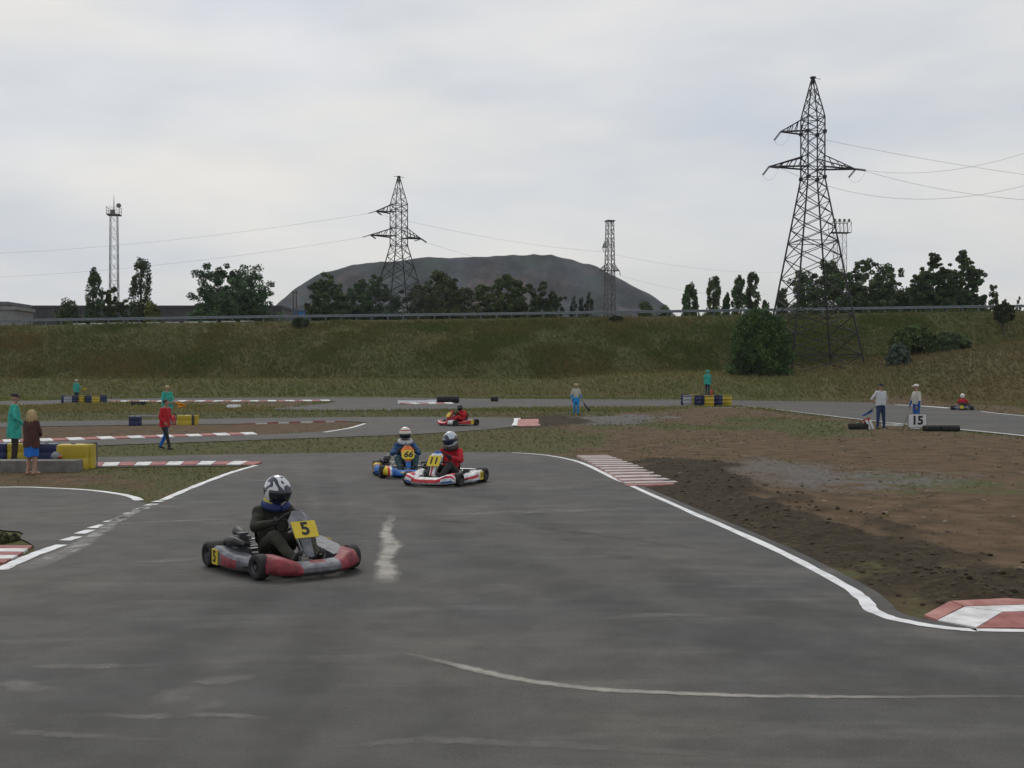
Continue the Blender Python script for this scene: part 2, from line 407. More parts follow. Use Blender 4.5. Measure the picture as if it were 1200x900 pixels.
# asphalt -------------------------------------------------------------------
am = bpy.data.materials.new('worn_asphalt'); am.use_nodes = True; t = am.node_tree; pb = t.nodes['Principled BSDF']
tcn = t.nodes.new('ShaderNodeTexCoord')
big, mid_, fine = nnoise(0.22, 6, 0.62), nnoise(1.6, 5, 0.65), nnoise(55, 3, 0.7)
mpn = t.nodes.new('ShaderNodeMapping'); mpn.inputs['Scale'].default_value = (0.35, 1.9, 1); mpn.inputs['Rotation'].default_value = (0, 0, R(8))
t.links.new(tcn.outputs['Object'], mpn.inputs['Vector'])
stk = t.nodes.new('ShaderNodeTexNoise'); stk.inputs['Scale'].default_value = 1.1; stk.inputs['Detail'].default_value = 5; stk.inputs['Roughness'].default_value = 0.6
t.links.new(mpn.outputs[0], stk.inputs['Vector'])
base = ramp(big.outputs['Fac'], [(0.36, (0.066, 0.068, 0.071)), (0.5, (0.084, 0.082, 0.078)), (0.66, (0.103, 0.096, 0.086))])
dust = t.nodes.new('ShaderNodeMapRange'); dust.inputs['From Min'].default_value = 0.54; dust.inputs['From Max'].default_value = 0.78; dust.inputs['To Max'].default_value = 0.7
t.links.new(stk.outputs['Fac'], dust.inputs['Value'])
dcol = t.nodes.new('ShaderNodeRGB'); dcol.outputs[0].default_value = (0.155, 0.148, 0.132, 1)
k1 = mixc(dust.outputs[0], base.outputs[0], dcol.outputs[0])
dk = t.nodes.new('ShaderNodeMapRange'); dk.inputs['From Min'].default_value = 0.36; dk.inputs['From Max'].default_value = 0.62; dk.inputs['To Min'].default_value = 0.80; dk.inputs['To Max'].default_value = 1.12
t.links.new(mid_.outputs['Fac'], dk.inputs['Value'])
gx = t.nodes.new('ShaderNodeMapRange'); gx.inputs['From Min'].default_value = 0.3; gx.inputs['From Max'].default_value = 0.7; gx.inputs['To Min'].default_value = 0.80; gx.inputs['To Max'].default_value = 1.20
t.links.new(fine.outputs['Fac'], gx.inputs['Value'])
mm = t.nodes.new('ShaderNodeMath'); mm.operation = 'MULTIPLY'; t.links.new(dk.outputs[0], mm.inputs[0]); t.links.new(gx.outputs[0], mm.inputs[1])
k2 = t.nodes.new('ShaderNodeMix'); k2.data_type = 'RGBA'; k2.blend_type = 'MULTIPLY'; k2.inputs['Factor'].default_value = 1.0
t.links.new(k1.outputs['Result'], k2.inputs['A']); t.links.new(mm.outputs[0], k2.inputs['B'])
t.links.new(k2.outputs['Result'], pb.inputs['Base Color'])
pb.inputs['Roughness'].default_value = 0.82; pb.inputs['Specular IOR Level'].default_value = 0.25
bp = t.nodes.new('ShaderNodeBump'); bp.inputs['Strength'].default_value = 0.35; bp.inputs['Distance'].default_value = 0.006
t.links.new(fine.outputs['Fac'], bp.inputs['Height']); t.links.new(bp.outputs[0], pb.inputs['Normal'])
tracks = []
for nm, poly in (('track', MAIN), ('track', MID), ('track', FAR)):
    b = MB().sheet(poly, 0.0); o = b.build(nm, am, fixn=False); tag(o, kind='structure'); tracks.append(o)
T_MAIN, T_MID, T_FAR = tracks

# paint ---------------------------------------------------------------------
def alpha_paint(name, rgb, lo, hi, scale, rough=0.7, stretch=(1, 1, 1), fade=False):   # worn paint: bare asphalt shows through
    m = bpy.data.materials.new(name); m.use_nodes = True; q = m.node_tree; b = q.nodes['Principled BSDF']
    tq = q.nodes.new('ShaderNodeTexCoord'); mq = q.nodes.new('ShaderNodeMapping'); mq.inputs['Scale'].default_value = stretch
    nq = q.nodes.new('ShaderNodeTexNoise'); nq.inputs['Scale'].default_value = scale; nq.inputs['Detail'].default_value = 6; nq.inputs['Roughness'].default_value = 0.65
    q.links.new(tq.outputs['Object'], mq.inputs[0]); q.links.new(mq.outputs[0], nq.inputs['Vector'])
    r = q.nodes.new('ShaderNodeMapRange'); r.inputs['From Min'].default_value = lo; r.inputs['From Max'].default_value = hi
    q.links.new(nq.outputs['Fac'], r.inputs['Value'])
    if fade:
        fa = q.nodes.new('ShaderNodeAttribute'); fa.attribute_name = 'fade'; mu = q.nodes.new('ShaderNodeMath'); mu.operation = 'MULTIPLY'
        q.links.new(fa.outputs['Fac'], mu.inputs[0]); q.links.new(r.outputs[0], mu.inputs[1]); q.links.new(mu.outputs[0], b.inputs['Alpha'])
    else: q.links.new(r.outputs[0], b.inputs['Alpha'])
    n3 = q.nodes.new('ShaderNodeTexNoise'); n3.inputs['Scale'].default_value = 4; n3.inputs['Detail'].default_value = 5; q.links.new(tq.outputs['Object'], n3.inputs['Vector'])
    rr = q.nodes.new('ShaderNodeValToRGB'); rr.color_ramp.elements[0].color = (*[v*0.72 for v in rgb], 1); rr.color_ramp.elements[1].color = (*rgb, 1)
    rr.color_ramp.elements[0].position = 0.3; rr.color_ramp.elements[1].position = 0.6
    q.links.new(n3.outputs['Fac'], rr.inputs['Fac']); q.links.new(rr.outputs[0], b.inputs['Base Color'])
    b.inputs['Roughness'].default_value = rough
    return m
WHITE = alpha_paint('white_road_paint', (0.78, 0.79, 0.80), 0.22, 0.36, 6)
WORNW = alpha_paint('scuffed_white_paint', (0.30, 0.295, 0.285), 0.26, 0.66, 4, fade=True)
CHALK = alpha_paint('pale_dust', (0.19, 0.182, 0.165), 0.28, 0.80, 2.6, fade=True)
def strip(pl, wd, z, name, m, parent, wob=0.0):
    n = len(pl); L_, R_ = [], []
    for i, p in enumerate(pl):
        t_ = (pl[min(i+1, n-1)]-pl[max(i-1, 0)]).normalized(); nn = Vector((-t_.y, t_.x))
        w_ = wd if not hasattr(wd, '__len__') else np.interp(i/(n-1), np.linspace(0, 1, len(wd)), wd)
        e1, e2 = random.uniform(-wob, wob), random.uniform(-wob, wob)
        L_.append(p+nn*(w_/2+e1)); R_.append(p-nn*(w_/2+e2))
    if not m.name.startswith(('pale', 'scuffed', 'rubber')):
        b = MB(); b.add([(*p, z) for p in L_+R_], [(i, n+i, n+i+1, i+1) for i in range(n-1)])
        return b.build(name, m, parent, fixn=False)
    fr_ = [0.0, 0.3, 0.7, 1.0]; vv, ff = [], []
    for j, f_ in enumerate(fr_):
        for i in range(n): vv.append((*L_[i].lerp(R_[i], f_), z)); ff.append((0.0 if j in (0, 3) else 1.0)*min(1.0, 5*min(i, n-1-i)/max(n-1, 1)))
    b = MB(); b.add(vv, [(j*n+i, (j+1)*n+i, (j+1)*n+i+1, j*n+i+1) for j in range(3) for i in range(n-1)])
    o = b.build(name, m, parent, fixn=False); at_f = o.data.attributes.new('fade', 'FLOAT', 'POINT'); at_f.data.foreach_set('value', ff)
    return o
RUB = alpha_paint('rubber_streak', (0.055, 0.055, 0.055), 0.34, 1.35, 1.3, fade=True)
PZ = 0.004
strip(offset(RIGHT_LINE, 0.0), [0.10, 0.10, 0.12, 0.13, 0.13, 0.12, 0.12, 0.10], PZ, 'edge_line', WHITE, T_MAIN, 0.012)
strip(crom(PX([(300,545.5),(275,552.5),(250,561.5),(222,572.5),(191,586)]), 8), 0.13, PZ, 'edge_line', WHITE, T_MAIN, 0.012)
strip(crom(PX([(0,668),(35,652),(72,638.5)]), 8), 0.16, PZ, 'edge_line', WHITE, T_MAIN, 0.01)
strip(crom(PX([(163,586.5),(150,581),(110,575),(60,572),(0,571),(-200,575)]), 6), [0.16, 0.13, 0.09, 0.08], PZ, 'edge_line', WHITE, T_MAIN, 0.01)
strip(crom(PX([(18,671),(75,648),(110,628),(150,603),(182,590)]), 8), [0.45, 0.34, 0.24, 0.16], PZ, 'scuffed_line', WORNW, T_MAIN, 0.03)
for x0, y0, x1, y1 in ((76,633.5,91,629),(93,625.5,107,621),(108,619,122,615),(125,612,136,609.5),(138,608,149,605.5),(149,602.5,159,600),(160,597.5,171,595),(173,592.5,182,590.5),(182,588.5,189,586.8)):
    strip([G(x0, y0).xy, G(x1, y1).xy], 0.16, PZ, 'dash_line', WHITE, T_MAIN)
LINE = alpha_paint('pale_chalk_line', (0.30, 0.285, 0.255), 0.12, 0.5, 3.5, fade=True)
strip(crom(PX([(470,765),(520,776),(560,786),(620,798),(700,808),(800,813),(900,816),(1050,817),(1250,816)]), 10), [0.09, 0.13, 0.12, 0.09, 0.07], PZ-0.001, 'pale_streak', LINE, T_MAIN, 0.012)
strip(crom(PX([(450,686),(455,672),(451,655),(459,640),(453,622),(463,600)]), 8), [0.22, 0.34, 0.24, 0.34, 0.2, 0.15], PZ-0.0012, 'pale_streak', LINE, T_MAIN, 0.03)
for l, wd in (([(472,766),(520,776),(560,786),(620,798),(700,808),(800,813),(900,816),(1050,817),(1250,816)], [0.10, 0.13, 0.12, 0.10, 0.08]),
              ([(490,603),(560,602),(640,599),(780,596)], [0.3, 0.5, 0.6, 0.4]),
              ([(385,878),(440,872),(500,868),(620,872),(760,880),(920,886)], [0.06, 0.14, 0.16, 0.08]),
              ([(0,857),(60,860),(130,865),(200,868)], [0.12, 0.12, 0.06]),
              ([(115,838),(180,840),(240,838),(320,842)], [0.08, 0.16, 0.06]),
              ([(30,782),(100,781),(200,780)], [0.1, 0.2, 0.1]),
              ([(0,798),(30,806),(60,808)], [0.2, 0.3, 0.1]),
              ([(200,806),(215,815),(225,825),(240,836)], [0.35, 0.6, 0.4]),
              ([(225,802),(260,797),(305,793)], [0.15, 0.3, 0.1]),
              ([(700,726),(760,721),(850,722)], [0.1, 0.25, 0.1]),
              ([(150,660),(240,655),(300,650)], [0.2, 0.35, 0.2]), ([(60,617),(180,612),(300,607)], [0.2, 0.3, 0.2])):
    strip(crom(PX(l), 8), wd, PZ-0.0015, 'pale_streak', CHALK, T_MAIN, 0.02)
for l, wd in (([(330,540),(340,575),(345,620),(300,690),(180,790),(20,920)], [0.5, 0.7, 0.8, 0.7, 0.5]), ([(440,540),(470,575),(530,620),(640,680),(820,740),(1050,790),(1300,810)], [0.5, 0.9, 1.0, 0.8, 0.6]),
              ([(380,545),(390,590),(400,650),(380,740),(330,860),(310,930)], [0.4, 0.6, 0.7, 0.5, 0.4]), ([(520,540),(570,580),(700,640),(900,710),(1250,770)], [0.5, 0.8, 1.0, 0.8]), ([(240,610),(420,606),(640,620),(860,650)], [0.2, 0.25, 0.3, 0.2])):
    strip(crom(PX(l), 8), wd, 0.0012, 'rubber_mark', RUB, T_MAIN, 0.03)
strip(crom(PX([(606,490),(606.5,494),(604,498.5)]), 4), 0.35, PZ, 'edge_line', WHITE, T_MID)
strip(crom(PX([(604,499.3),(580,502),(520,506.5)]), 4), 0.10, PZ, 'edge_line', WORNW, T_MID)
strip(crom(PX([(380,506.5),(410,501.5),(428,496.2)]), 5), 0.16, PZ, 'edge_line', WHITE, T_MID)
strip(crom(PX([(1330,526),(1200,510.6),(1100,500.7),(1040,494.9),(990,489.3),(920,481),(872,475.6)]), 5), [0.22, 0.16, 0.12, 0.14], PZ, 'edge_line', WHITE, T_FAR, 0.01)
strip(crom(PX([(1050,474.4),(1080,475.8),(1112,478.2)]), 4), 0.5, PZ, 'edge_line', WHITE, T_FAR)
strip(crom(PX([(1150,482.2),(1175,485),(1260,493)]), 4), 0.16, PZ, 'edge_line', WHITE, T_FAR)
strip(crom(PX([(312,479),(345,476.4),(383,472.8)]), 4), 0.5, PZ, 'edge_line', WORNW, T_FAR)

# kerbs: every painted block a piece -------------------------------------------
KW = mat('kerb_white', (0.52, 0.52, 0.52), 0.75, rgb2=(0.78, 0.78, 0.78), scale=6, detail=8)
KR = mat('kerb_red', (0.24, 0.070, 0.064), 0.75, rgb2=(0.37, 0.14, 0.125), scale=6, detail=8)
KL = mat('kerb_dirty_white', (0.44, 0.38, 0.36), 0.8, rgb2=(0.56, 0.50, 0.48), scale=4)
KC = mat('kerb_concrete', (0.26, 0.25, 0.24), 0.9, scale=6)
KP = mat('kerb_faded_red', (0.33, 0.13, 0.115), 0.8, rgb2=(0.47, 0.24, 0.21), scale=6, detail=8)
def kerb(line, wd, n, h=0.05, first=0, mats=(KW, KR), gap=0.012, side=1):
    root = empty('kerb', (0, 0, 0)); tag(root, kind='structure')
    pl = crom(line, 12); d = [0]
    for i in range(1, len(pl)): d.append(d[-1]+(pl[i]-pl[i-1]).length)
    Lt = d[-1]
    def at_(s): 
        return Vector((np.interp(s, d, [p.x for p in pl]), np.interp(s, d, [p.y for p in pl])))
    for k in range(n):
        s0, s1 = Lt*k/n+gap/2, Lt*(k+1)/n-gap/2
        a_, b_ = at_(s0), at_(s1); tt = (b_-a_).normalized(); nn = Vector((-tt.y, tt.x))*side
        hh = h*random.uniform(0.9, 1.1)
        q = [(*a_, -0.03), (*b_, -0.03), (*(b_+nn*wd), -0.03), (*(a_+nn*wd), -0.03), (*a_, 0.012), (*b_, 0.012), (*(b_+nn*wd), hh), (*(a_+nn*wd), hh)]
        MB().add(q, [(0,3,2,1),(4,5,6,7),(0,1,5,4),(1,2,6,5),(2,3,7,6),(3,0,4,7)]).build('kerb_block', mats[(k+first) % 2], root)
    return root
kerb(PX([(100,546.6),(170,545.4),(240,544.7),(299,545)]), 0.55, 11, 0.05, 1)                 # hairpin kerb behind the wedge
kerb(PX([(-120,522.4),(0,518.2),(60,516.6),(180,512.6),(302,509)]), 0.55, 23, 0.06, 0)
kerb(PX([(272,497.2),(330,495),(390,493.9),(410,494)]), 0.8, 9, 0.06, 1, side=-1)
kerb(PX([(127,470.8),(200,470.6),(300,470.4),(388,469.8)]), 1.4, 24, 0.08, 1, side=1)
kerb(PX([(478,473.6),(500,473.2),(532,473)]), 1.0, 6, 0.08, 1)
kerb(PX([(606,499.5),(607,491.5)]), 1.0, 2, 0.03, 0, mats=(KP, KP), side=-1)
kerb(PX([(792,568.5),(735,548),(700,539),(681,535.2)])[::-1], 0.0, 1, 0.02, 0)  if False else None
# ribbed exit kerb on the right: bars lying across
root = empty('kerb'); tag(root, kind='structure')
aL = crom(PX([(735,570),(712,555),(690,543),(676,535.5)]), 8); aR = crom(PX([(797,568.5),(765,554),(735,543),(712,535)]), 8)
nb_ = 26
for k in range(nb_):
    def pick(pl, s): i = s*(len(pl)-1); j = min(int(i), len(pl)-2); return pl[j].lerp(pl[j+1], i-j)
    s0, s1 = k/nb_+0.003, (k+1)/nb_-0.003
    q4 = [pick(aL, s0), pick(aR, s0), pick(aR, s1), pick(aL, s1)]; h = 0.045 if k % 2 else 0.02
    vs = [(*p, -0.04) for p in q4]+[(*p, h) for p in q4]
    MB().add(vs, [(0,3,2,1),(4,5,6,7),(0,1,5,4),(1,2,6,5),(2,3,7,6),(3,0,4,7)]).build('kerb_block', KL if k % 2 else KP, root)
# near right corner kerb: sloped wedge slabs
root = empty('kerb'); tag(root, kind='structure')
def slab(px4, hs, m):
    q = [G(*p).xy for p in px4]
    vs = [(*p, -0.05) for p in q]+[(p.x, p.y, h) for p, h in zip(q, hs)]
    MB().add(vs, [(0,3,2,1),(4,5,6,7),(0,1,5,4),(1,2,6,5),(2,3,7,6),(3,0,4,7)]).build('kerb_block', m, root)
slab([(1083,722),(1098,727.5),(1128,716.6),(1113,713.5)], [0.012, 0.012, 0.05, 0.07], KP)
slab([(1099,728),(1144,736.6),(1174,722.8),(1130,717)], [0.012, 0.012, 0.045, 0.045], KW)
slab([(1146,736.8),(1310,737),(1310,719.5),(1176,723)], [0.012, 0.012, 0.04, 0.045], KR)
slab([(1131,716.8),(1175,722.6),(1310,719.2),(1250,714)], [0.047, 0.047, 0.042, 0.055], KW)
slab([(1114,713.3),(1130,716.4),(1252,713.6),(1180,711)], [0.072, 0.05, 0.058, 0.08], KP)
# striped apron at the left island
root = empty('kerb'); tag(root, kind='structure')
for (ya, yb, xa, xb, m) in ((640.3,643.6,38,34,KR),(643.9,647.6,33,28,KW),(647.9,651.3,27,22,KR),(651.6,655.8,21,14,KW),(656.1,660.4,13,5,KR)):
    slab([(-90,yb),(xb,yb),(xa,ya),(-90,ya)], [0.015]*4, m)
HAZE_D = 1.1e-4
# ------------------------------------------------------------------ embankment road, guardrail, hill
RM = mat('road_asphalt', (0.10, 0.10, 0.10), 0.9, scale=1.0)
xs = np.linspace(-120, 120, 49); b = MB()
b.add([(x, 141.5, float(crest(x))+0.01) for x in xs]+[(x, 151.0, float(crest(x))+0.01) for x in xs], [(i, i+1, 50+i, 49+i) for i in range(48)])
road = b.build('road', RM, fixn=False); tag(road, kind='structure')
STEEL = mat('galvanised_steel', (0.12, 0.14, 0.16), 0.75, metal=0.0, scale=3, rgb2=(0.17, 0.195, 0.22))
gr_root = empty('guardrail', (0, 139.5, float(crest(0))), 0, 'long grey steel guardrail along the top of the grassy embankment', 'guardrail')
zc = lambda x: float(crest(x))-float(crest(0))
pm = MB().box((0, 0, 0.28), (0.12, 0.10, 1.0)).mesh('post', STEEL)
for i, x in enumerate(np.arange(-84, 85, 2.0)):
    o = obj_of('post', pm, gr_root, (x, 0.06, zc(x)-0.05))
prof = [(-0.02, -0.17), (0.04, -0.12), (0.0, -0.05), (0.0, 0.05), (0.04, 0.12), (-0.02, 0.17)]
for x in np.arange(-84, 84, 4.0):
    q = [(x+0.005, -0.05-p, 0.66+h+zc(x)) for p, h in prof]+[(x+3.995, -0.05-p, 0.66+h+zc(x+4)) for p, h in prof]
    MB().add(q+[(a_, b_+0.012, c_) for a_, b_, c_ in q], [(i, i+1, i+7, i+6) for i in range(5)]+[(i+12, i+18, i+19, i+13) for i in range(5)]).build('rail_beam', STEEL, gr_root, fixn=False)
# white kerb stones at the road's edge, left
WS = mat('whitewashed_stone', (0.62, 0.62, 0.60), 0.8, scale=2)
for i in range(10):
    xa = (83+i*22.0-600)/FPX*140.6; xb = xa+1.75
    MB().box(((xa+xb)/2, 141.0, float(crest(xa))+0.06), (1.75, 0.3, 0.42)).build('kerb_stone', WS, road)

hm = bpy.data.materials.new('spoil_heap'); hm.use_nodes = True; t = hm.node_tree; pb = t.nodes['Principled BSDF']; pb.inputs['Roughness'].default_value = 1.0
pb.inputs['Specular IOR Level'].default_value = 0.1
tcn = t.nodes.new('ShaderNodeTexCoord')
ha, hb = nnoise(0.009, 6, 0.6), nnoise(0.03, 6, 0.7)
h1 = ramp(ha.outputs['Fac'], [(0.40, (0.019, 0.033, 0.024)), (0.50, (0.034, 0.041, 0.048)), (0.62, (0.074, 0.050, 0.046))])
h2 = ramp(hb.outputs['Fac'], [(0.40, (0.35, 0.37, 0.38)), (0.60, (1.55, 1.5, 1.5))])
hx = t.nodes.new('ShaderNodeMix'); hx.data_type = 'RGBA'; hx.blend_type = 'MULTIPLY'; hx.inputs['Factor'].default_value = 1
t.links.new(h1.outputs[0], hx.inputs['A']); t.links.new(h2.outputs[0], hx.inputs['B']); t.links.new(hx.outputs['Result'], pb.inputs['Base Color'])
HD = 1350.0
prx = [296,318,330,343,360,375,392,412,430,465,500,530,560,600,630,648,664,690,705,720,735,750,765,782,796]
pry = [384,364,352,342,331,322,317,313,309,306,303,302,300.5,299,298,299,303,309,316,322,331,340,348,360,380]
nx, ny = 190, 70
V = []; 
for j in range(ny):
    v = -1+2*j/(ny-1)
    for i in range(nx):
        px = 296+(806-296)*i/(nx-1); py = np.interp(px, prx, pry)
        H_ = (442-py)/FPX*HD+CAMZ-2.0
        H_ = max(H_, 0)+1.0
        f = min(1.0, max(0.0, (1-abs(v))*1.3))
        X = (px-600)/FPX*HD; Y = 1400+v*260
        rough = (mnoise.fractal(Vector((X*0.012, Y*0.012, 3)), 1.0, 2.0, 5)*15+abs(mnoise.noise(Vector((X*0.03, Y*0.008, 1))))*-16)
        V.append((X, Y, 1.0+max(0, H_*f+rough*min(1, 4*f*(1.001-f)+0.22)*min(1, H_/60))))
ii, jj = np.meshgrid(np.arange(ny-1), np.arange(nx-1), indexing='ij'); b0 = (ii*nx+jj).ravel()
me = quickmesh('hill', V, np.stack([b0, b0+1, b0+nx+1, b0+nx], 1), hm); me.polygons.foreach_set('use_smooth', np.ones(len(me.polygons), bool))
tag(obj_of('hill', me), kind='structure')

# ------------------------------------------------------------------ buildings beyond the road
def building(name, label, x0, x1, ytop, D, depth, wallm, roofm, roof='flat', zb=2.0, wins=0, gable=0.0):
    a_, b_ = A(x0, ytop, D), A(x1, ytop, D); zt = a_.z
    e = empty(name, ((a_.x+b_.x)/2, D+depth/2, zb), 0, label, 'building'); wx = b_.x-a_.x; h = zt-zb
    if roof == 'flat':
        MB().box((0, 0, (h-0.5)/2), (wx, depth, h-0.5)).build('wall', wallm, e)
        MB().box((0, 0, h-0.25), (wx+0.5, depth+0.5, 0.496)).build('roof', roofm, e)
        eave = h-0.5
    else:
        eave = h*(1-gable)
        MB().box((0, 0, eave/2), (wx, depth, eave)).build('wall', wallm, e)
        ov = 0.35; hx_, dy = wx/2+ov, depth/2+ov
        if roof == 'gable_x':    # ridge along x
            q = [(-hx_,-dy,eave),(hx_,-dy,eave),(hx_,dy,eave),(-hx_,dy,eave),(-hx_,0,h),(hx_,0,h)]
            MB().add([(x_, y_, z_+0.003) for x_, y_, z_ in q], [(0,1,5,4),(2,3,4,5),(0,4,3),(1,2,5),(0,3,2,1)]).build('roof', roofm, e)
        else:                    # steep gable facing the road
            q = [(-hx_,-dy,eave),(hx_,-dy,eave),(hx_,dy,eave),(-hx_,dy,eave),(0,-dy,h),(0,dy,h)]
            MB().add([(x_, y_, z_+0.003) for x_, y_, z_ in q], [(0,4,5,3),(1,2,5,4),(0,1,4),(2,3,5),(0,3,2,1)]).build('roof', roofm, e)
    for k in range(wins):
        xw = -wx/2+wx*(k+0.5)/wins
        f = MB().box((xw, -depth/2-0.02, eave-1.6), (1.2, 0.06, 1.3)).build('window', mat('window_frame', (0.3, 0.3, 0.3), 0.6), e)
        MB().box((xw, -depth/2-0.06, eave-1.6), (1.0, 0.03, 1.1)).build('pane', mat('dark_glass', (0.03, 0.035, 0.04), 0.15), f)
    return e
DKW = mat('dark_cladding', (0.045, 0.042, 0.048), 0.8, scale=0.5, rgb2=(0.062, 0.058, 0.062)); DKR = mat('dark_roof', (0.05, 0.047, 0.055), 0.8, scale=0.5)
GYW = mat('grey_render', (0.20, 0.20, 0.195), 0.9, scale=1); GYR = mat('grey_slate', (0.13, 0.135, 0.15), 0.8, scale=1)
RDR = mat('rusty_roof', (0.24, 0.16, 0.12), 0.8, scale=1); BLU = mat('blue_paint', (0.035, 0.12, 0.32), 0.6, scale=4)
wh = building('warehouse', 'long low dark warehouse behind the guardrail at the left', 18, 330, 358, 215, 20, DKW, DKR, wins=0)
for k in range(9):
    MB().box((-22+k*5.2, -10.06, 9.9), (0.16, 0.12, 6.6)).build('wall_rib', DKR, wh)
building('gatehouse', 'small flat grey concrete building at the left end of the embankment', -40, 17, 359, 155, 6, GYW, GYW, zb=5.0)
building('plant_building', 'taller grey block cut by the left frame edge behind the gatehouse', -60, 8, 353.5, 172, 8, GYW, GYR, zb=2.0)
building('shed', 'low shed with a rusty roof edge under the trees before the spoil heap', 358, 404, 357, 190, 9, GYW, RDR, wins=3)
building('house', 'grey slate-roofed house between dark trees left of the middle pylon', 416, 470, 356, 195, 9, GYW, GYR, 'gable_x', gable=0.3)
building('house', 'house with a pointed slate roof between the trees right of the large pylon', 1078, 1098, 334, 210, 10, GYW, GYR, 'gable_y', gable=0.35)
building('house', 'pale roofed house behind the trees right of the large pylon', 1034, 1068, 338, 214, 10, GYW, GYR, 'gable_x', gable=0.25)
k_ = empty('kiosk', (A(351, 366, 143).x, 143.0, float(crest(-28))), 0, 'small blue kiosk beside the guardrail at the foot of the twin pole', 'kiosk')
MB().box((0, 0, 0.75), (1.3, 1.0, 1.5)).build('wall', BLU, k_)
MB().box((0, 0, 1.56), (1.5, 1.2, 0.12)).build('roof', mat('blue_roof', (0.03, 0.07, 0.18), 0.6), k_)
MB().box((-0.3, -0.515, 0.7), (0.5, 0.03, 1.2)).build('door', mat('kiosk_door', (0.02, 0.05, 0.13), 0.5), k_)
WOOD = mat('weathered_wood', (0.09, 0.08, 0.075), 0.9, scale=5, stretch=(1, 1, 0.1))
p_ = empty('utility_pole', (A(348, 370, 142).x, 140.6, float(crest(-28))-0.5), 0, 'twin wooden utility pole rising at the blue kiosk', 'pole')
for s in (-1, 1): MB().tube([(0.22*s, 0, -0.5), (0.2*s, 0, 4.6)], [0.1, 0.08], 8).build('pole', WOOD, p_)
MB().box((0, 0, 4.35), (0.9, 0.09, 0.12)).build('crossbar', WOOD, p_)
for s in (-1, 0, 1): MB().lathe([(0.03, 0), (0.05, 0.05), (0.03, 0.12), (0.0, 0.14)], 8, c=(0.38*s, 0, 4.412)).build('insulator', mat('porcelain', (0.35, 0.33, 0.3), 0.3), p_)

# ------------------------------------------------------------------ pylons
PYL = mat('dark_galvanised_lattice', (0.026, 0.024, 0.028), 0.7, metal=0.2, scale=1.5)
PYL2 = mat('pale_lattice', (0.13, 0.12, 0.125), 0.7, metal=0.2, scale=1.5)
INS = mat('glass_insulator', (0.05, 0.055, 0.06), 0.3)
BAR = {}
def bar(parent, p, q, th, name, m):          # steel member sharing one unit bar
    if m.name not in BAR: BAR[m.name] = MB().box((0, 0, 0.5), (1, 1, 1)).mesh('steel_bar', m)
    p, q = Vector(p), Vector(q); d = q-p
    o = obj_of(name, BAR[m.name], parent)
    o.rotation_mode = 'QUATERNION'; o.location = p; o.rotation_quaternion = d.to_track_quat('Z', 'Y'); o.scale = (th, th, d.length)
    return o
def lattice(root, lv, th_leg, th_br, m, single=True, horiz=()):
    cn = [(-1, -1), (1, -1), (1, 1), (-1, 1)]
    def pt(i, c): return Vector((cn[c][0]*lv[i][1], cn[c][1]*lv[i][1], lv[i][0]))
    for c in range(4):
        MB().tube([pt(i, c) for i in range(len(lv))], [th_leg*(1-0.45*i/len(lv)) for i in range(len(lv))], 4).build('leg', m, root)
    for i in range(len(lv)-1):
        jb = MB()
        for c in range(4):
            c2 = (c+1) % 4; f = 1-0.4*i/len(lv)
            mem = [(pt(i, c), pt(i+1, c2)), (pt(i, c2), pt(i+1, c))]
            if i in horiz: mem.append((pt(i, c), pt(i, c2)))
            for a_, b_ in mem:
                if single: bar(root, a_, b_, th_br*f, 'brace', m)
                else: jb.tube([a_, b_], th_br*0.6*f, 4)
        if not single: jb.build('bracing', m, root)
def arm(root, z, zr, side, hw, L_, m, th, single=True):
    s = side; tip = Vector((s*(hw+L_), 0, z))
    for yy in (-1, 1):
        a_ = Vector((s*hw, yy*hw, z)); r_ = Vector((s*hw, yy*hw, zr))
        mb = MB().tube([a_, tip], th*0.75, 4).tube([r_, tip], th*0.5, 4)
        for k in (0.25, 0.5, 0.72): mb.tube([a_.lerp(tip, k), r_.lerp(tip, k-0.12)], th*0.4, 4)
        mb.build('cross_arm', m, root)
    return tip
def insul(root, p, d, n=8):
    p = Vector(p); d = Vector(d).normalized(); pr = []
    for k in range(n): pr += [(0.04, k*0.16), (0.14, k*0.16+0.05), (0.04, k*0.16+0.1)]
    me_b = MB().lathe(pr, 8); q = d.to_track_quat('Z', 'Y'); me_b.v = [tuple(q @ Vector(v_)+p) for v_ in me_b.v]
    me_b.build('insulator', INS, root); return p+d*n*0.16
def pylon(label, px, ypix, D, scale_px, rz, zbase, m, single):
    # ypix: list of (photo row, half width in pixels of A) from foot to top
    x = (px-600)/FPX*D
    e = empty('pylon', (x, D, zbase), rz, label, 'pylon'); e_lv = []
    for yp, aw in ypix:
        z = CAMZ+(442-yp)/FPX*D-zbase
        e_lv.append((z, aw/FPX*D/sqrt(2)*1.07))
    return e, e_lv
PD = 118.0; zb_ = CAMZ+(442-429)/FPX*PD
flare = [(429,57)]+[(y_, 13.6+43.4*(y_-209)/220.0) for y_ in (416,392,371,349,325,302,284,268,252,237,222)]
P1, lv1 = pylon('large dark lattice pylon standing beside the big round bush at the right', 952, flare+[(y_, 13.6) for y_ in (209,197,184,170,156,147,139)]+[(128,11),(116,7.7),(104,4.6),(92,1.2)], PD, 1, R(8.5), zb_, PYL, True)
lv1[0] = (lv1[0][0]-0.9, lv1[0][1]*1.04)
lattice(P1, lv1, 0.115, 0.085, PYL, True, horiz=(1, 3, 7, 12, 13, 16, 18))
zz = {y_: CAMZ+(442-y_)/FPX*PD-zb_ for y_ in (92, 139, 156, 184, 197)}
hw1 = lv1[13][1]
TIPS1 = {}
TIPS1['ul'] = arm(P1, zz[156], zz[139], -1, hw1, 2.7, PYL, 0.13)
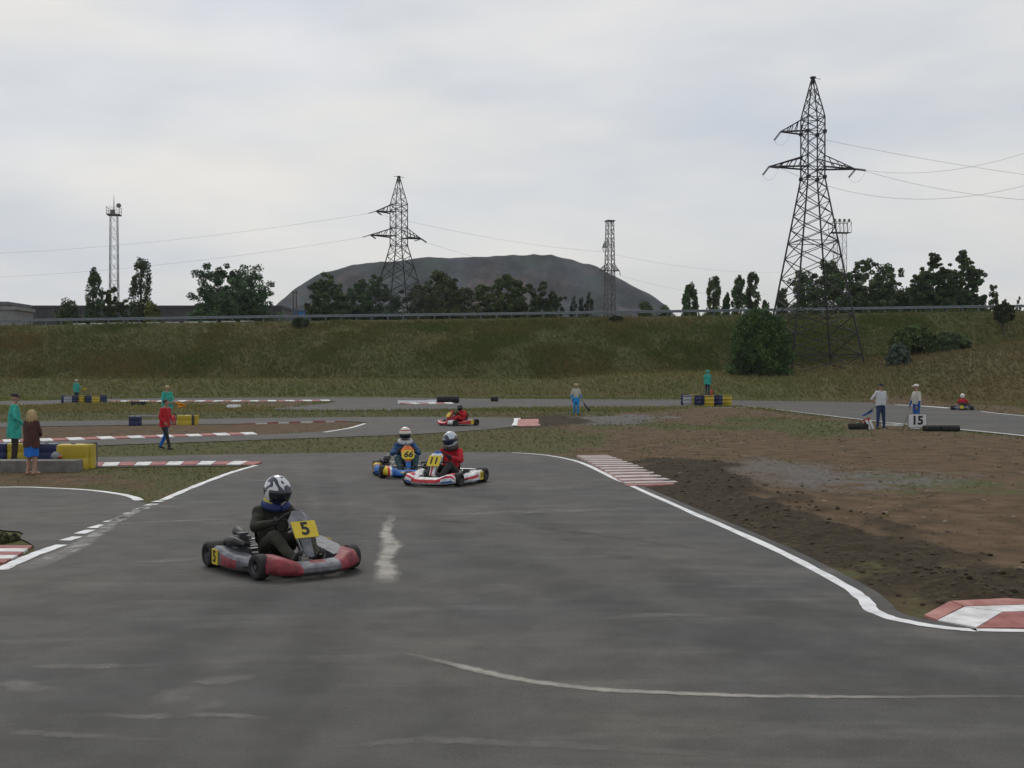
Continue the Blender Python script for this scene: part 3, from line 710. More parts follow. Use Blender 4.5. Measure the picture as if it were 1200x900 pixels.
TIPS1['ll'] = arm(P1, zz[197], zz[184], -1, hw1, 4.0, PYL, 0.13)
TIPS1['lr'] = arm(P1, zz[197], zz[184], 1, hw1, 4.0, PYL, 0.13)
MB().box((0, 0, zz[92]+0.05), (0.5, 0.5, 0.15)).tube([(0, 0, zz[92]), (0.9, 0, zz[92]-0.1)], 0.03, 5).build('peak_cap', PYL, P1)
for lvl in (12, 16):
    for c_ in ((-1, -1), (1, -1), (1, 1), (-1, 1)):
        MB().box((c_[0]*lv1[lvl][1], c_[1]*lv1[lvl][1], lv1[lvl][0]), (0.32, 0.32, 0.35)).build('gusset_plate', PYL, P1)
for c_ in range(4):
    s_ = ((-1, -1), (1, -1), (1, 1), (-1, 1))[c_]
    MB().box((s_[0]*lv1[0][1], s_[1]*lv1[0][1], -1.2), (0.7, 0.7, 1.0)).build('footing', DKW, P1)
LOC1 = Matrix.Translation(P1.location) @ Matrix.Rotation(R(8.5), 4, 'Z')
ends1 = {}
for k, tp in TIPS1.items():
    ends1[k+'r'] = LOC1 @ insul(P1, tp, (0.55, -0.85, -0.25))
    ends1[k+'l'] = LOC1 @ insul(P1, tp, (-0.25, 0.6, -0.5))
PD2 = 170.0; kf = 20/27.0
f2 = [(362+30,41)]+[(y_, 10+30*(y_-288)/104.0) for y_ in (370,350,330,313,300)]
P2_, lv2 = pylon('dark lattice pylon rising in front of the spoil heap at the centre left', 467.5, f2+[(y_, 10) for y_ in (288,278,267,256,247,240)]+[(231,7.5),(220,4.4),(207,1.0)], PD2, 1, R(33), 2.0, PYL, False)
lv2[0] = (0.0, lv2[0][1]*1.25)
lattice(P2_, lv2, 0.11, 0.09, PYL, False, horiz=(2, 6, 8, 10, 11))
z2 = {y_: CAMZ+(442-y_)/FPX*PD2-2.0 for y_ in (207, 240, 250, 268, 278)}
hw2 = lv2[7][1]
T2 = {'ul': arm(P2_, z2[250], z2[240], -1, hw2, 2.9, PYL, 0.14), 'll': arm(P2_, z2[278], z2[268], -1, hw2, 3.9, PYL, 0.14), 'lr': arm(P2_, z2[278], z2[268], 1, hw2, 3.0, PYL, 0.14)}
MB().box((0, 0, z2[207]), (0.4, 0.4, 0.12)).tube([(-0.9, 0, z2[207]-0.05), (0.9, 0, z2[207]-0.1)], 0.04, 5).build('peak_cap', PYL, P2_)
M2 = Matrix.Translation(P2_.location) @ Matrix.Rotation(R(33), 4, 'Z'); ends2 = {}
for k, tp in T2.items():
    ends2[k+'l'] = M2 @ insul(P2_, tp, (-0.85, 0.3, -0.3)); ends2[k+'r'] = M2 @ insul(P2_, tp, (0.85, 0.3, -0.35))
PD3 = 205.0
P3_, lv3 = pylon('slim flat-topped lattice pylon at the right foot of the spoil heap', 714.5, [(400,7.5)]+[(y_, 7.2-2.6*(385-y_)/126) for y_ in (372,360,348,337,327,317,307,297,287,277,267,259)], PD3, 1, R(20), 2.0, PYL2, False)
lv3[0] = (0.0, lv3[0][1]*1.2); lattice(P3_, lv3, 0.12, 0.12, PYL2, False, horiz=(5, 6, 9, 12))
z3 = {y_: CAMZ+(442-y_)/FPX*PD3-2.0 for y_ in (259, 282, 290, 310, 317)}
hw3 = lv3[6][1]
T3 = {'ul': arm(P3_, z3[290], z3[282], -1, hw3, 0.8, PYL2, 0.12), 'll': arm(P3_, z3[317], z3[310], -1, hw3, 1.5, PYL2, 0.12), 'lr': arm(P3_, z3[317], z3[310], 1, hw3, 1.3, PYL2, 0.12)}
MB().box((0, 0, z3[259]), (1.6, 1.6, 0.15)).build('peak_cap', PYL2, P3_)
M3 = Matrix.Translation(P3_.location) @ Matrix.Rotation(R(20), 4, 'Z'); ends3 = {k: M3 @ insul(P3_, tp, (0.3, 0.1, -1), 6) for k, tp in T3.items()}
# radio mast
PD4 = 230.0
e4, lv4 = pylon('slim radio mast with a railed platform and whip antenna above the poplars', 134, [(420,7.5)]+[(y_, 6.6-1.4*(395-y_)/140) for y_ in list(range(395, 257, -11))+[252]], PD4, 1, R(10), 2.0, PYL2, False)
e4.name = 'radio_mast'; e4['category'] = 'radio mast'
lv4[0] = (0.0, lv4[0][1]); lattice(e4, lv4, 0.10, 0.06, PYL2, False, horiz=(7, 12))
z4 = lambda y_: CAMZ+(442-y_)/FPX*PD4-2.0
MB().box((0, 0, z4(252)), (2.7, 2.7, 0.2)).build('platform', PYL2, e4)
for c_ in ((-1, -1), (1, -1), (1, 1), (-1, 1)): MB().tube([(1.3*c_[0], 1.3*c_[1], z4(252)), (1.3*c_[0], 1.3*c_[1], z4(243))], 0.05, 5).build('rail_post', PYL2, e4)
for zz_ in (z4(248), z4(244)):
    MB().tube([(-1.3, -1.3, zz_), (1.3, -1.3, zz_), (1.3, 1.3, zz_), (-1.3, 1.3, zz_), (-1.3, -1.3, zz_)], 0.04, 5).build('railing', PYL2, e4)
MB().tube([(0, 0, z4(252)), (0, 0, z4(240)), (0, 0, z4(228))], [0.14, 0.09, 0.03], 6).build('antenna', PYL2, e4)
MB().lathe([(0.05, -0.1), (0.5, 0.0), (0.5, 0.12), (0.1, 0.3)], 12, axis='y', c=(1.2, -1.4, z4(242))).build('dish', PYL2, e4)
MB().box((-0.2, -0.4, z4(249)), (0.9, 0.7, 0.9)).build('equipment_box', PYL2, e4)
# floodlight mast
PD5 = 185.0
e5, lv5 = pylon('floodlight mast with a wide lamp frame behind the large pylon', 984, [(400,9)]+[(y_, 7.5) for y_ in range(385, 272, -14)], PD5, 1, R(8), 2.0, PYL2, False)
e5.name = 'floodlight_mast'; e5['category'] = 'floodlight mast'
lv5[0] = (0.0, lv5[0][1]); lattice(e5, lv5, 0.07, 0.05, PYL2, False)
z5 = lambda y_: CAMZ+(442-y_)/FPX*PD5-2.0
fr = MB()
for zz_ in (z5(273), z5(261)):
    for yy in (-0.8, 0.8): fr.tube([(-1.7, yy, zz_), (1.7, yy, zz_)], 0.06, 5)
for k in range(6):
    xk = -1.7+3.4*k/5
    for yy in (-0.8, 0.8): fr.tube([(xk, yy, z5(273)), (xk, yy, z5(261))], 0.04, 5)
    if k < 5: fr.tube([(xk, -0.8, z5(273)), (xk+0.68, -0.8, z5(261))], 0.03, 4)
fr.box((0, 0, z5(273)), (3.4, 1.7, 0.06)); fr.build('lamp_frame', PYL2, e5)
for k in range(4): MB().lathe([(0.12, 0.15), (0.25, 0.0), (0.25, -0.08), (0.0, -0.08)], 10, axis='y', c=(-1.3+k*0.85, -0.8, z5(259))).tube([(-1.3+k*0.85, -0.8, z5(261)), (-1.3+k*0.85, -0.8, z5(259))], 0.05, 5).build('floodlight', PYL2, e5)
# wires
WIRE = mat('conductor_wire', (0.12, 0.12, 0.13), 0.5, scale=2)
def wire(p, q, sag, label, rad=0.014, n=28):
    p, q = Vector(p), Vector(q); pts = []
    for i in range(n+1):
        t_ = i/n; v_ = p.lerp(q, t_); v_.z -= 4*sag*t_*(1-t_); pts.append(v_-p)
    o = MB().tube(pts, rad, 4, cap=False).build('power_line', WIRE, None, p, fixn=False)
    return tag(o, label, 'power line', 'overhead power lines')
far_r = [A(1420, 70, 80), A(1420, 160, 82), A(1420, 230, 85)]
wire(ends1['ulr'], A(1500, 235, 110), 1.0, 'wire leaving the large pylon at its upper arm towards the right')
wire(ends1['lrr'], A(1440, 60, 82), 3.2, 'wire swinging up steeply to the right from the large pylon')
wire(ends1['llr'], A(1440, 110, 84), 5.5, 'lowest deeply sagging wire right of the large pylon')
wire(ends1['lrr']+Vector((-0.4, 0, 0)), A(1440, 225, 100), 2.0, 'nearly level wire at the lower arm of the large pylon')
for k in TIPS1: wire(ends1[k+'r'], ends1[k+'l'], 0.9, {'ul': 'slack jumper loop under the upper arm of the large pylon', 'll': 'slack jumper loop under the lower left arm of the large pylon', 'lr': 'slack jumper loop under the lower right arm of the large pylon'}[k], 0.011, 12)
wire(ends2['ull'], A(-200, 300, 190), 2.0, 'upper wire running left from the central pylon over the warehouse')
wire(ends2['lll'], A(-200, 328, 190), 2.0, 'lower wire running left from the central pylon over the warehouse')
wire(ends2['ulr'], ends3['ul'], 0.8, 'upper wire between the central pylon and the slim pylon')
wire(ends2['lrr'], ends3['ll'], 1.2, 'lower wire between the central pylon and the slim pylon')
wire(ends3['ul'], A(930, 318, 270), 1.5, 'upper wire running right from the slim pylon')
wire(ends3['lr'], A(900, 345, 270), 1.5, 'lower wire running right from the slim pylon')

# ------------------------------------------------------------------ trees
def leafmat(name, lo=0.6, hi=1.4):
    m = bpy.data.materials.new(name); m.use_nodes = True; q = m.node_tree; b = q.nodes['Principled BSDF']
    a_ = q.nodes.new('ShaderNodeAttribute'); a_.attribute_name = 'tint'
    tq = q.nodes.new('ShaderNodeTexCoord'); nq = q.nodes.new('ShaderNodeTexNoise'); nq.inputs['Scale'].default_value = 3.0
    q.links.new(tq.outputs['Object'], nq.inputs['Vector'])
    r = q.nodes.new('ShaderNodeMapRange'); r.inputs['To Min'].default_value = lo; r.inputs['To Max'].default_value = hi; q.links.new(nq.outputs['Fac'], r.inputs['Value'])
    x = q.nodes.new('ShaderNodeMix'); x.data_type = 'RGBA'; x.blend_type = 'MULTIPLY'; x.inputs['Factor'].default_value = 1
    q.links.new(a_.outputs['Color'], x.inputs['A']); q.links.new(r.outputs[0], x.inputs['B']); q.links.new(x.outputs['Result'], b.inputs['Base Color'])
    b.inputs['Roughness'].default_value = 0.75; b.inputs['Specular IOR Level'].default_value = 0.2
    return m
LEAF = leafmat('leaves'); BARK = mat('bark', (0.06, 0.05, 0.04), 0.95, scale=6, bump=0.4, stretch=(1, 1, 0.2))
def leaves(cen, rad, per, size, tint, rng, flat=0.8, lean=None):
    n = len(cen)*per
    c = np.repeat(cen, per, 0); r_ = np.repeat(rad, per)
    d = rng.normal(size=(n, 3)); d /= np.linalg.norm(d, axis=1)[:, None]
    p = c+d*(r_*rng.uniform(0.25, 1.0, n)**0.6)[:, None]*np.array([1, 1, flat])
    a_ = rng.normal(size=(n, 3)); a_ /= np.linalg.norm(a_, axis=1)[:, None]
    b_ = np.cross(a_, rng.normal(size=(n, 3))); b_ /= np.linalg.norm(b_, axis=1)[:, None]
    s = size*rng.uniform(0.6, 1.4, n)[:, None]
    if lean is not None: a_ = a_*0.5+np.array(lean); a_ /= np.linalg.norm(a_, axis=1)[:, None]
    V = np.stack([p-a_*s, p+b_*s*0.55, p+a_*s, p-b_*s*0.55], 1).reshape(-1, 3)
    F = np.arange(4*n).reshape(n, 4)
    tc_ = np.array(tint)*rng.uniform(0.6, 1.6, (len(cen), 1))*np.array([1, 1, 1])
    tc_ = np.repeat(tc_, per, 0)*rng.uniform(0.8, 1.25, (n, 1)); tc_ = tc_+rng.uniform(-0.004, 0.006, (n, 1))*np.array([0.7, 0.9, 0])
    return V, F, np.repeat(np.clip(tc_, 0.004, 1), 4, 0)
def tree(name, label, px, ytop, wpx, D, shape='round', tint=(0.058, 0.084, 0.034), zb=None, seed=0, nclu=80, per=60, leaf=0.155, group=None, cat='tree', bottom=None, density=1.0, skew=0.0):
    rng = np.random.RandomState(seed+int(px)*7+1)
    tint = tuple(np.array(tint)*rng.uniform(0.85, 1.3)*np.array([rng.uniform(0.78, 1.04), 1.0, rng.uniform(0.8, 1.15)]))
    p = A(px, ytop, D); z0 = float(hz(p.x, D)[0]) if zb is None else zb
    h = p.z-z0; wd = wpx/FPX*D
    e = empty(name, (p.x, D, z0-0.05), 0, label, cat, group)
    if shape == 'poplar':
        u = rng.uniform(0.10, 1.0, nclu); rr = wd*0.5*np.clip(1.15*np.sin(np.pi*np.clip(u*0.84+0.02, 0, 1))**0.85, 0.14, 1)*rng.uniform(0.35, 1.0, nclu)**0.5
        th = rng.uniform(0, 2*np.pi, nclu); cen = np.stack([rr*0.8*np.cos(th)+skew*wd*(u-0.4), rr*0.8*np.sin(th), u*h*0.965], 1); rad = wd*rng.uniform(0.13, 0.24, nclu)*(1.15-0.5*u); flat = 1.9
    elif shape == 'bush':
        u = rng.uniform(0.02, 1.0, nclu)**0.8; prof_ = np.sqrt(np.clip(1-(np.clip(u-0.28, -0.28, 1)/0.74)**2, 0, 1))
        rr = wd*0.44*prof_*rng.uniform(0.3, 1, nclu)**0.5; th = rng.uniform(0, 2*np.pi, nclu)
        cen = np.stack([rr*np.cos(th), rr*np.sin(th), u*h*0.92], 1); rad = 0.5*(wd*0.12+h*0.12)*rng.uniform(0.6, 1.3, nclu)*0.85; flat = 1.0
    else:
        # several limbs, each carrying its own lobes
        nl = 15; base_th = rng.uniform(0, 6.28); cen = []; rad = []
        lobes = []
        for k in range(nl):
            th = base_th+k*2.4; u = 0.46+0.40*(k+rng.uniform())/nl; rr = wd*0.37*np.sqrt(max(0.0, 1-((u-0.52)/0.46)**2))*rng.uniform(0.75, 1.1)
            lobes.append((rr*cos(th), rr*sin(th), u*h, wd*rng.uniform(0.16, 0.24)))
        lobes += [(wd*rng.uniform(-0.1, 0.1), 0, h-wd*0.15, wd*0.16), (0, 0, h*0.62, wd*0.26), (0, -wd*0.1, h*0.48, wd*0.26), (wd*0.27, -wd*0.1, h*0.50, wd*0.2), (-wd*0.28, -wd*0.05, h*0.50, wd*0.2), (wd*0.16, -wd*0.15, h*0.58, wd*0.2), (-wd*0.17, -wd*0.15, h*0.6, wd*0.2)]
        per_l = max(1, int(nclu*1.9)//len(lobes))
        for (lx, ly, lz, lr) in lobes:
            for _ in range(per_l):
                d = rng.normal(size=3); d /= np.linalg.norm(d); q = np.array([lx, ly, lz])+d*lr*rng.uniform(0.3, 1.05)
                q[2] = min(q[2], h-lr*0.25); cen.append(q); rad.append(lr*rng.uniform(0.18, 0.38))
        cen = np.array(cen); rad = np.array(rad); flat = 0.8
        pass
    V, F, T = leaves(cen, rad, max(8, int(per*density*1.45)), leaf*D/170.0*1.15, tint, rng, flat)
    keep = None
    # trunk and limbs
    tb = MB(); bend = rng.uniform(-0.3, 0.3)
    rt = max(0.05, h*0.016)
    if shape == 'bush':
        for k in range(5):
            th = k*1.26+rng.uniform(0, 1); q = Vector((cos(th)*wd*0.22, sin(th)*wd*0.22, h*0.7))
            tb.tube([(0.05*cos(th), 0.05*sin(th), 0), q*0.5+Vector((0, 0, h*0.05)), q], [rt*0.7, rt*0.45, rt*0.15], 5)
    else:
        topz = h*(0.93 if shape == 'poplar' else 0.72)
        tb.tube([(0, 0, -0.3), (bend*0.3, 0, topz*0.35), (bend+skew*wd*0.2, 0.1, topz*0.7), (bend*0.8+skew*wd*0.4, 0, topz)], [rt*1.25, rt, rt*0.6, rt*0.12], 8)
        sel = rng.choice(len(cen), min(14, len(cen)), replace=False)
        for i in sel:
            q = Vector(cen[i]); s0 = min(topz*0.8, max(h*0.12, q.z*0.62)); 
            o_ = Vector((bend*s0/topz, 0, s0)); mid = o_.lerp(q, 0.5)+Vector((0, 0, -0.03*h if shape != 'poplar' else 0))
            tb.tube([o_, mid, q], [rt*0.42, rt*0.25, rt*0.08], 5, cap=False)
    tb.build('trunk' if shape != 'bush' else 'stem', BARK, e, smooth_=True)
    obj_of('crown' if shape != 'bush' else 'foliage', quickmesh('crown', V, F, LEAF, T), e)
    return e
GT = 'trees beyond the road'
tree('bush', 'low dark bush left of the first poplar behind the guardrail', 80, 347, 36, 172, 'bush', nclu=90, cat='bush', seed=1)
tree('poplar_tree', 'shorter leaning poplar left of the radio mast', 108, 312, 22, 172, 'poplar', nclu=110, per=45, seed=2, skew=0.35)
tree('deciduous_tree', 'small round dark tree at the foot of the radio mast', 132, 334, 38, 175, 'round', nclu=90, seed=3)
tree('poplar_tree', 'tall poplar right of the radio mast', 163, 299, 27, 172, 'poplar', nclu=120, per=45, seed=4, skew=0.15)
tree('bush', 'yellowish green bush at the foot of the tall poplar by the warehouse', 178, 350, 26, 168, 'bush', tint=(0.10, 0.095, 0.02), nclu=50, cat='bush', seed=5)
tree('deciduous_tree', 'broad dark tree standing alone left of the spoil heap', 271, 307, 100, 175, 'round', nclu=240, per=62, seed=16)
tree('deciduous_tree', 'leftmost of the dark trees in front of the spoil heap', 385, 317, 62, 185, 'round', nclu=150, seed=7)
tree('deciduous_tree', 'dark spreading tree just left of the central pylon', 440, 321, 76, 188, 'round', nclu=150, seed=8)
tree('deciduous_tree', 'densest dark tree just right of the central pylon', 515, 317, 86, 178, 'round', nclu=220, seed=9, tint=(0.050, 0.066, 0.034))
tree('deciduous_tree', 'dark tree before the middle of the spoil heap', 590, 319, 76, 182, 'round', nclu=190, seed=10)
tree('deciduous_tree', 'smaller lighter tree at the right of the group before the heap', 640, 329, 52, 180, 'round', nclu=120, seed=11)
for px_, y_, l_ in ((672, 345, 'left one of three small poplars before the heap'), (682, 343, 'middle one of three small poplars before the heap'), (691, 341, 'right one of three small poplars before the heap')):
    tree('poplar_tree', l_, px_, y_, 11, 195, 'poplar', nclu=50, per=30, seed=12, tint=(0.045, 0.055, 0.04))
tree('bush', 'bush right of the slim pylon before the heap slope', 757, 346, 20, 185, 'bush', nclu=50, cat='bush', seed=13)
tree('bush', 'low bush at the right foot of the spoil heap', 779, 353, 18, 190, 'bush', nclu=40, cat='bush', seed=14)
for px_, y_, w_, l_ in ((806, 331, 22, 'leftmost poplar of the row between the heap and the large pylon'), (834, 323, 20, 'second poplar of the row left of the large pylon'), (850, 339, 10, 'thin short poplar between two taller ones left of the large pylon'),
                        (864, 320, 19, 'fourth poplar of the row left of the large pylon'), (880, 317, 18, 'tallest poplar of the row left of the large pylon'), (896, 350, 12, 'small round treelet at the end of the poplar row'), (915, 335, 16, 'poplar seen at the left legs of the large pylon')):
    tree('poplar_tree', l_, px_, y_, w_*1.0, 176, 'poplar', nclu=150, per=42, seed=20+int(px_), skew=0.25)
tree('deciduous_tree', 'broad dark tree seen through the legs of the large pylon', 965, 303, 84, 178, 'round', nclu=230, seed=21)
tree('deciduous_tree', 'dark tree directly right of the large pylon', 1021, 302, 72, 176, 'round', nclu=220, seed=22)
tree('bush', 'dark bush below the pointed slate roof', 1062, 333, 46, 178, 'bush', nclu=120, cat='bush', seed=23)
tree('deciduous_tree', 'left half of the tall tree pair at the right', 1093, 296, 56, 172, 'round', nclu=260, seed=24)
tree('deciduous_tree', 'wispy right half of the tall tree pair at the right', 1127, 293, 52, 170, 'round', nclu=260, seed=26)
tree('bush', 'low dark bush right of the tall tree pair', 1147, 343, 26, 172, 'bush', nclu=60, cat='bush', seed=27)
tree('poplar_tree', 'lone small poplar near the right frame edge', 1164, 331, 14, 176, 'poplar', nclu=70, per=34, seed=28)
for px_, y_, l_ in ((1180, 347, 'left of the two tiny treetops at the right end of the guardrail'), (1194, 345, 'right of the two tiny treetops at the right end of the guardrail')):
    tree('poplar_tree', l_, px_, y_, 9, 190, 'poplar', nclu=30, per=24, seed=29)
# shrubs on the bank and field
tree('willow_bush', 'large round green bush at the left foot of the large pylon', 891, 361, 78, 113, 'bush', tint=(0.062, 0.092, 0.026), nclu=330, per=60, leaf=0.17, cat='bush', seed=31)
tree('bush', 'bluish green bush in the middle of the right bank', 1072, 383, 64, 117, 'bush', tint=(0.074, 0.090, 0.036), nclu=170, leaf=0.17, cat='bush', seed=32)
tree('bush', 'right neighbour of the bluish bush on the bank', 1112, 391, 56, 118, 'bush', tint=(0.074, 0.088, 0.036), nclu=140, leaf=0.17, cat='bush', seed=33)
tree('bush', 'small silvery grey shrub below the bluish bush', 1053, 402, 30, 109, 'bush', tint=(0.10, 0.115, 0.085), nclu=90, leaf=0.14, cat='bush', seed=34)
tree('young_tree', 'small tree on the bank top near the right frame edge', 1176, 352, 24, 132, 'round', tint=(0.05, 0.06, 0.03), nclu=100, cat='tree', seed=35)
tree('bush', 'low bush on the bank crest below the twin pole', 352, 372, 22, 137, 'bush', tint=(0.045, 0.055, 0.028), nclu=50, leaf=0.16, cat='bush', seed=36)
tree('bush', 'low scrub on the bank crest at the slim pylon', 722, 371, 20, 138, 'bush', tint=(0.05, 0.06, 0.03), nclu=50, leaf=0.16, cat='bush', seed=37)
tree('bush', 'dark tuft of scrub on the left island kerb', -2, 621, 54, 13.9, 'bush', tint=(0.055, 0.052, 0.03), zb=0.0, nclu=70, per=50, leaf=0.15, cat='bush', seed=38)
# ------------------------------------------------------------------ grass, weeds, clods, stones (nobody could count them)
GRASS = leafmat('grass_blades', 0.85, 1.15)
def tufts(name, P, hgt, col, rng, blades=5, spread=0.5, wfac=0.16, label=None, cat=None, zoff=-0.02, z=None):
    n = len(P); z = hz(P[:, 0], P[:, 1]) if z is None else z
    base = np.repeat(np.stack([P[:, 0], P[:, 1], z+zoff], 1), blades, 0); h = np.repeat(hgt, blades)*rng.uniform(0.55, 1.15, n*blades)
    th = rng.uniform(0, 2*np.pi, n*blades); ln = rng.uniform(0.05, spread, n*blades)
    d = np.stack([np.cos(th), np.sin(th), np.zeros(n*blades)], 1); sd_ = np.stack([-np.sin(th+0.7), np.cos(th+0.7), np.zeros(n*blades)], 1)
    b0 = base+d*(h*0.22*rng.uniform(0, 1, n*blades))[:, None]
    tip = b0+d*(ln*h)[:, None]; tip[:, 2] += h
    wd = (h*wfac)[:, None]
    V = np.stack([b0-sd_*wd, b0+sd_*wd, tip], 1).reshape(-1, 3); F = np.arange(3*n*blades).reshape(-1, 3)
    T = np.repeat(np.repeat(col, blades, 0)*rng.uniform(0.85, 1.18, (n*blades, 1)), 3, 0)
    o = obj_of(name, quickmesh(name, V, F, GRASS, np.clip(T, 0.003, 1)))
    return tag(o, label, cat, kind='stuff')
def colours(P, rng, green, dry, k=0.09, sh=0.0):
    m = np.clip(0.5+(fbm(P[:, 0]*k+3, P[:, 1]*k*1.9+7, 4)-0.5+sh)*3.2, 0, 1)[:, None]
    m = np.clip(m+rng.uniform(-0.15, 0.15, m.shape), 0, 1)
    return np.array(green)*(1-m)+np.array(dry)*m
rng = np.random.RandomState(11)
# bank
n = 120000; Pb = np.stack([rng.uniform(-78, 78, n), rng.uniform(121, 140.2, n)], 1)
cl = fbm(Pb[:, 0]*0.22, Pb[:, 1]*0.22, 3)
hb_ = (0.20+0.22*smooth(0.42, 0.75, cl))*rng.uniform(0.6, 1.3, n)
hb_ *= np.where(Pb[:, 1] > 138.3, 0.45, 1)
tufts('bank_grass', Pb, hb_, colours(Pb, rng, (0.090, 0.116, 0.028), (0.175, 0.132, 0.050), 0.06, 0.03), rng, 5, 0.6, 0.12, 'rough mixed green and brown grass on the embankment', 'grass')
# weedy green patches on the bank
n = 9000; c_ = [(-46, 128, 9, 6), (-22, 124, 10, 4), (-31, 131, 8, 4), (-2, 126, 9, 4), (22, 130, 8, 6), (14, 134, 8, 3), (-60, 126, 6, 6), (30, 134, 6, 4), (48, 132, 12, 5), (-68, 132, 10, 5), (64, 134, 10, 5)]
pk = rng.randint(0, len(c_), n); c_ = np.array(c_)
Pw = np.stack([c_[pk, 0]+rng.normal(size=n)*c_[pk, 2]*0.75, np.clip(c_[pk, 1]+rng.normal(size=n)*c_[pk, 3]*0.8, 122, 139)], 1)
tufts('tall_weeds', Pw, rng.uniform(0.25, 0.6, n), colours(Pw, rng, (0.088, 0.118, 0.036), (0.13, 0.125, 0.044), 0.2), rng, 6, 0.55, 0.10, 'clumps of tall dark green weeds on the embankment slope', 'weeds')
# meadow in front of the bank
n = 60000; Yf = rng.uniform(0, 1, n)**0.8*58.5+64; Pf = np.stack([rng.uniform(-1, 1, n)*(Yf*0.56), Yf], 1)
ok = np.min([sdist(q_, Pf) for q_ in ASPHALT], 0) > 0.25; dm = ground_masks(Pf)[0]; ok &= rng.uniform(0, 1, n) > dm*0.93
Pf = Pf[ok]
gcol = colours(Pf, rng, (0.155, 0.185, 0.052), (0.25, 0.215, 0.085), 0.05)
wd_ = (0.8*smooth(20, 42, Pf[:, 0])*smooth(70, 95, Pf[:, 1]))[:, None]; gcol = gcol*(1-wd_)+np.array([0.17, 0.125, 0.066])*wd_
tufts('meadow_grass', Pf, rng.uniform(0.10, 0.30, len(Pf))*np.where(base_h(Pf[:, 0], Pf[:, 1]) > 0.15, 1.35, 0.8), gcol, rng, 5, 0.7, 0.15, 'rough meadow grass between the far track and the embankment', 'grass')
# infield turf
n = 70000; Yt = 22+rng.uniform(0, 1, n)**0.9*62; Pt = np.stack([rng.uniform(-1, 1, n)*(Yt*0.55), Yt], 1)
ok = np.min([sdist(q_, Pt) for q_ in ASPHALT], 0) > 0.08; dm, ds, dg_, _ = ground_masks(Pt); ok &= rng.uniform(0, 1, n) > np.maximum.reduce([dm*0.975, ds, dg_])
Pt = Pt[ok]
tufts('infield_grass', Pt, rng.uniform(0.03, 0.10, len(Pt))*(0.55+Pt[:, 1]/80), colours(Pt, rng, (0.112, 0.132, 0.042), (0.205, 0.168, 0.078), 0.25), rng, 5, 0.9, 0.14, 'short patchy turf between the strips of track', 'grass')
# wedge turf, near left
n = 9000; Pt = np.stack([rng.uniform(-13, -5.8, n), rng.uniform(17.8, 26, n)], 1)
ok = (sdist(MAIN, Pt) > 0.12); dm = ground_masks(Pt)[0]; ok &= rng.uniform(0, 1, n) > dm*0.985
Pt = Pt[ok]
tufts('wedge_grass', Pt, rng.uniform(0.02, 0.06, len(Pt)), colours(Pt, rng, (0.115, 0.122, 0.044), (0.21, 0.165, 0.08), 0.6), rng, 5, 0.9, 0.14, 'thin grass on the wedge of earth beside the dashed line', 'grass')
# clods of the turned dark soil and stones
def lumps(name, P, size, col, rng, label, cat, m, squash=0.7):
    bm = bmesh.new(); bmesh.ops.create_icosphere(bm, subdivisions=1, radius=1.0)
    v0 = np.array([v.co[:] for v in bm.verts]); f0 = np.array([[v.index for v in f.verts] for f in bm.faces]); bm.free()
    n = len(P); k = len(v0); z = hz(P[:, 0], P[:, 1])
    jit = rng.uniform(0.65, 1.35, (n, k, 1)); sc = size[:, None, None]*np.array([1, 1, squash])*rng.uniform(0.7, 1.4, (n, 1, 3))
    V = v0[None]*jit*sc; th = rng.uniform(0, 6.28, n); c, s = np.cos(th)[:, None], np.sin(th)[:, None]
    V = np.stack([V[..., 0]*c-V[..., 1]*s, V[..., 0]*s+V[..., 1]*c, V[..., 2]], 2)
    V = V+np.stack([P[:, 0], P[:, 1], z+size*0.1], 1)[:, None]
    F = (f0[None]+(np.arange(n)*k)[:, None, None]).reshape(-1, 3)
    T = np.repeat(col*rng.uniform(0.6, 1.5, (n, 1)), k, 0)
    o = obj_of(name, quickmesh(name, V.reshape(-1, 3), F, m, np.clip(T, 0.003, 1)))
    return tag(o, label, cat, kind='stuff')
n = 9000; Ps = np.stack([rng.uniform(1.5, 9.5, n), 9+rng.uniform(0, 1, n)**1.3*21, ], 1)
ds = ground_masks(Ps)[1]; KPOLY = PX([(676,533),(735,572),(800,570),(712,533)]); KP2 = PX([(1080,724),(1113,712),(1310,708),(1310,742)])
ok = (sdist(MAIN, Ps) > 0.10) & (sdist(KPOLY, Ps) > 0.05) & (sdist(KP2, Ps) > 0.04) & (rng.uniform(0, 1, n) < ds*np.clip(fbm(Ps[:, 0]*0.9, Ps[:, 1]*0.9, 3)*2.4-0.6, 0.1, 1))
Ps = Ps[ok]
lumps('soil_clods', Ps, 0.008+0.030*rng.uniform(0, 1, len(Ps))**4, np.array([[0.060, 0.046, 0.029]]), rng, 'lumpy clods of turned dark topsoil along the right track edge', 'soil', GRASS)
n = 9000; Yd = 10+rng.uniform(0, 1, n)**1.2*55; Pd = np.stack([rng.uniform(0.02, 0.56, n)*Yd, Yd], 1)
dm, ds, dg_, _ = ground_masks(Pd); ok = (np.min([sdist(q_, Pd) for q_ in ASPHALT], 0) > 0.2) & (rng.uniform(0, 1, n) < np.maximum(dm*0.55, dg_)*(1-0.9*ds))
Pd = Pd[ok]
lumps('loose_stones', Pd, (0.005+0.045*rng.uniform(0, 1, len(Pd))**9)*(0.6+Pd[:, 1]/40), np.array([[0.17, 0.135, 0.10]]), rng, 'loose stones and crumbs on the brown earth at the right', 'stones', GRASS, 0.6)
n = 700; Pd = np.stack([rng.uniform(-24, -6, n), rng.uniform(19, 50, n)], 1); dm = ground_masks(Pd)[0]; ok = (np.min([sdist(q_, Pd) for q_ in ASPHALT], 0) > 0.15) & (rng.uniform(0, 1, n) < dm*0.7)
Pd = Pd[ok]
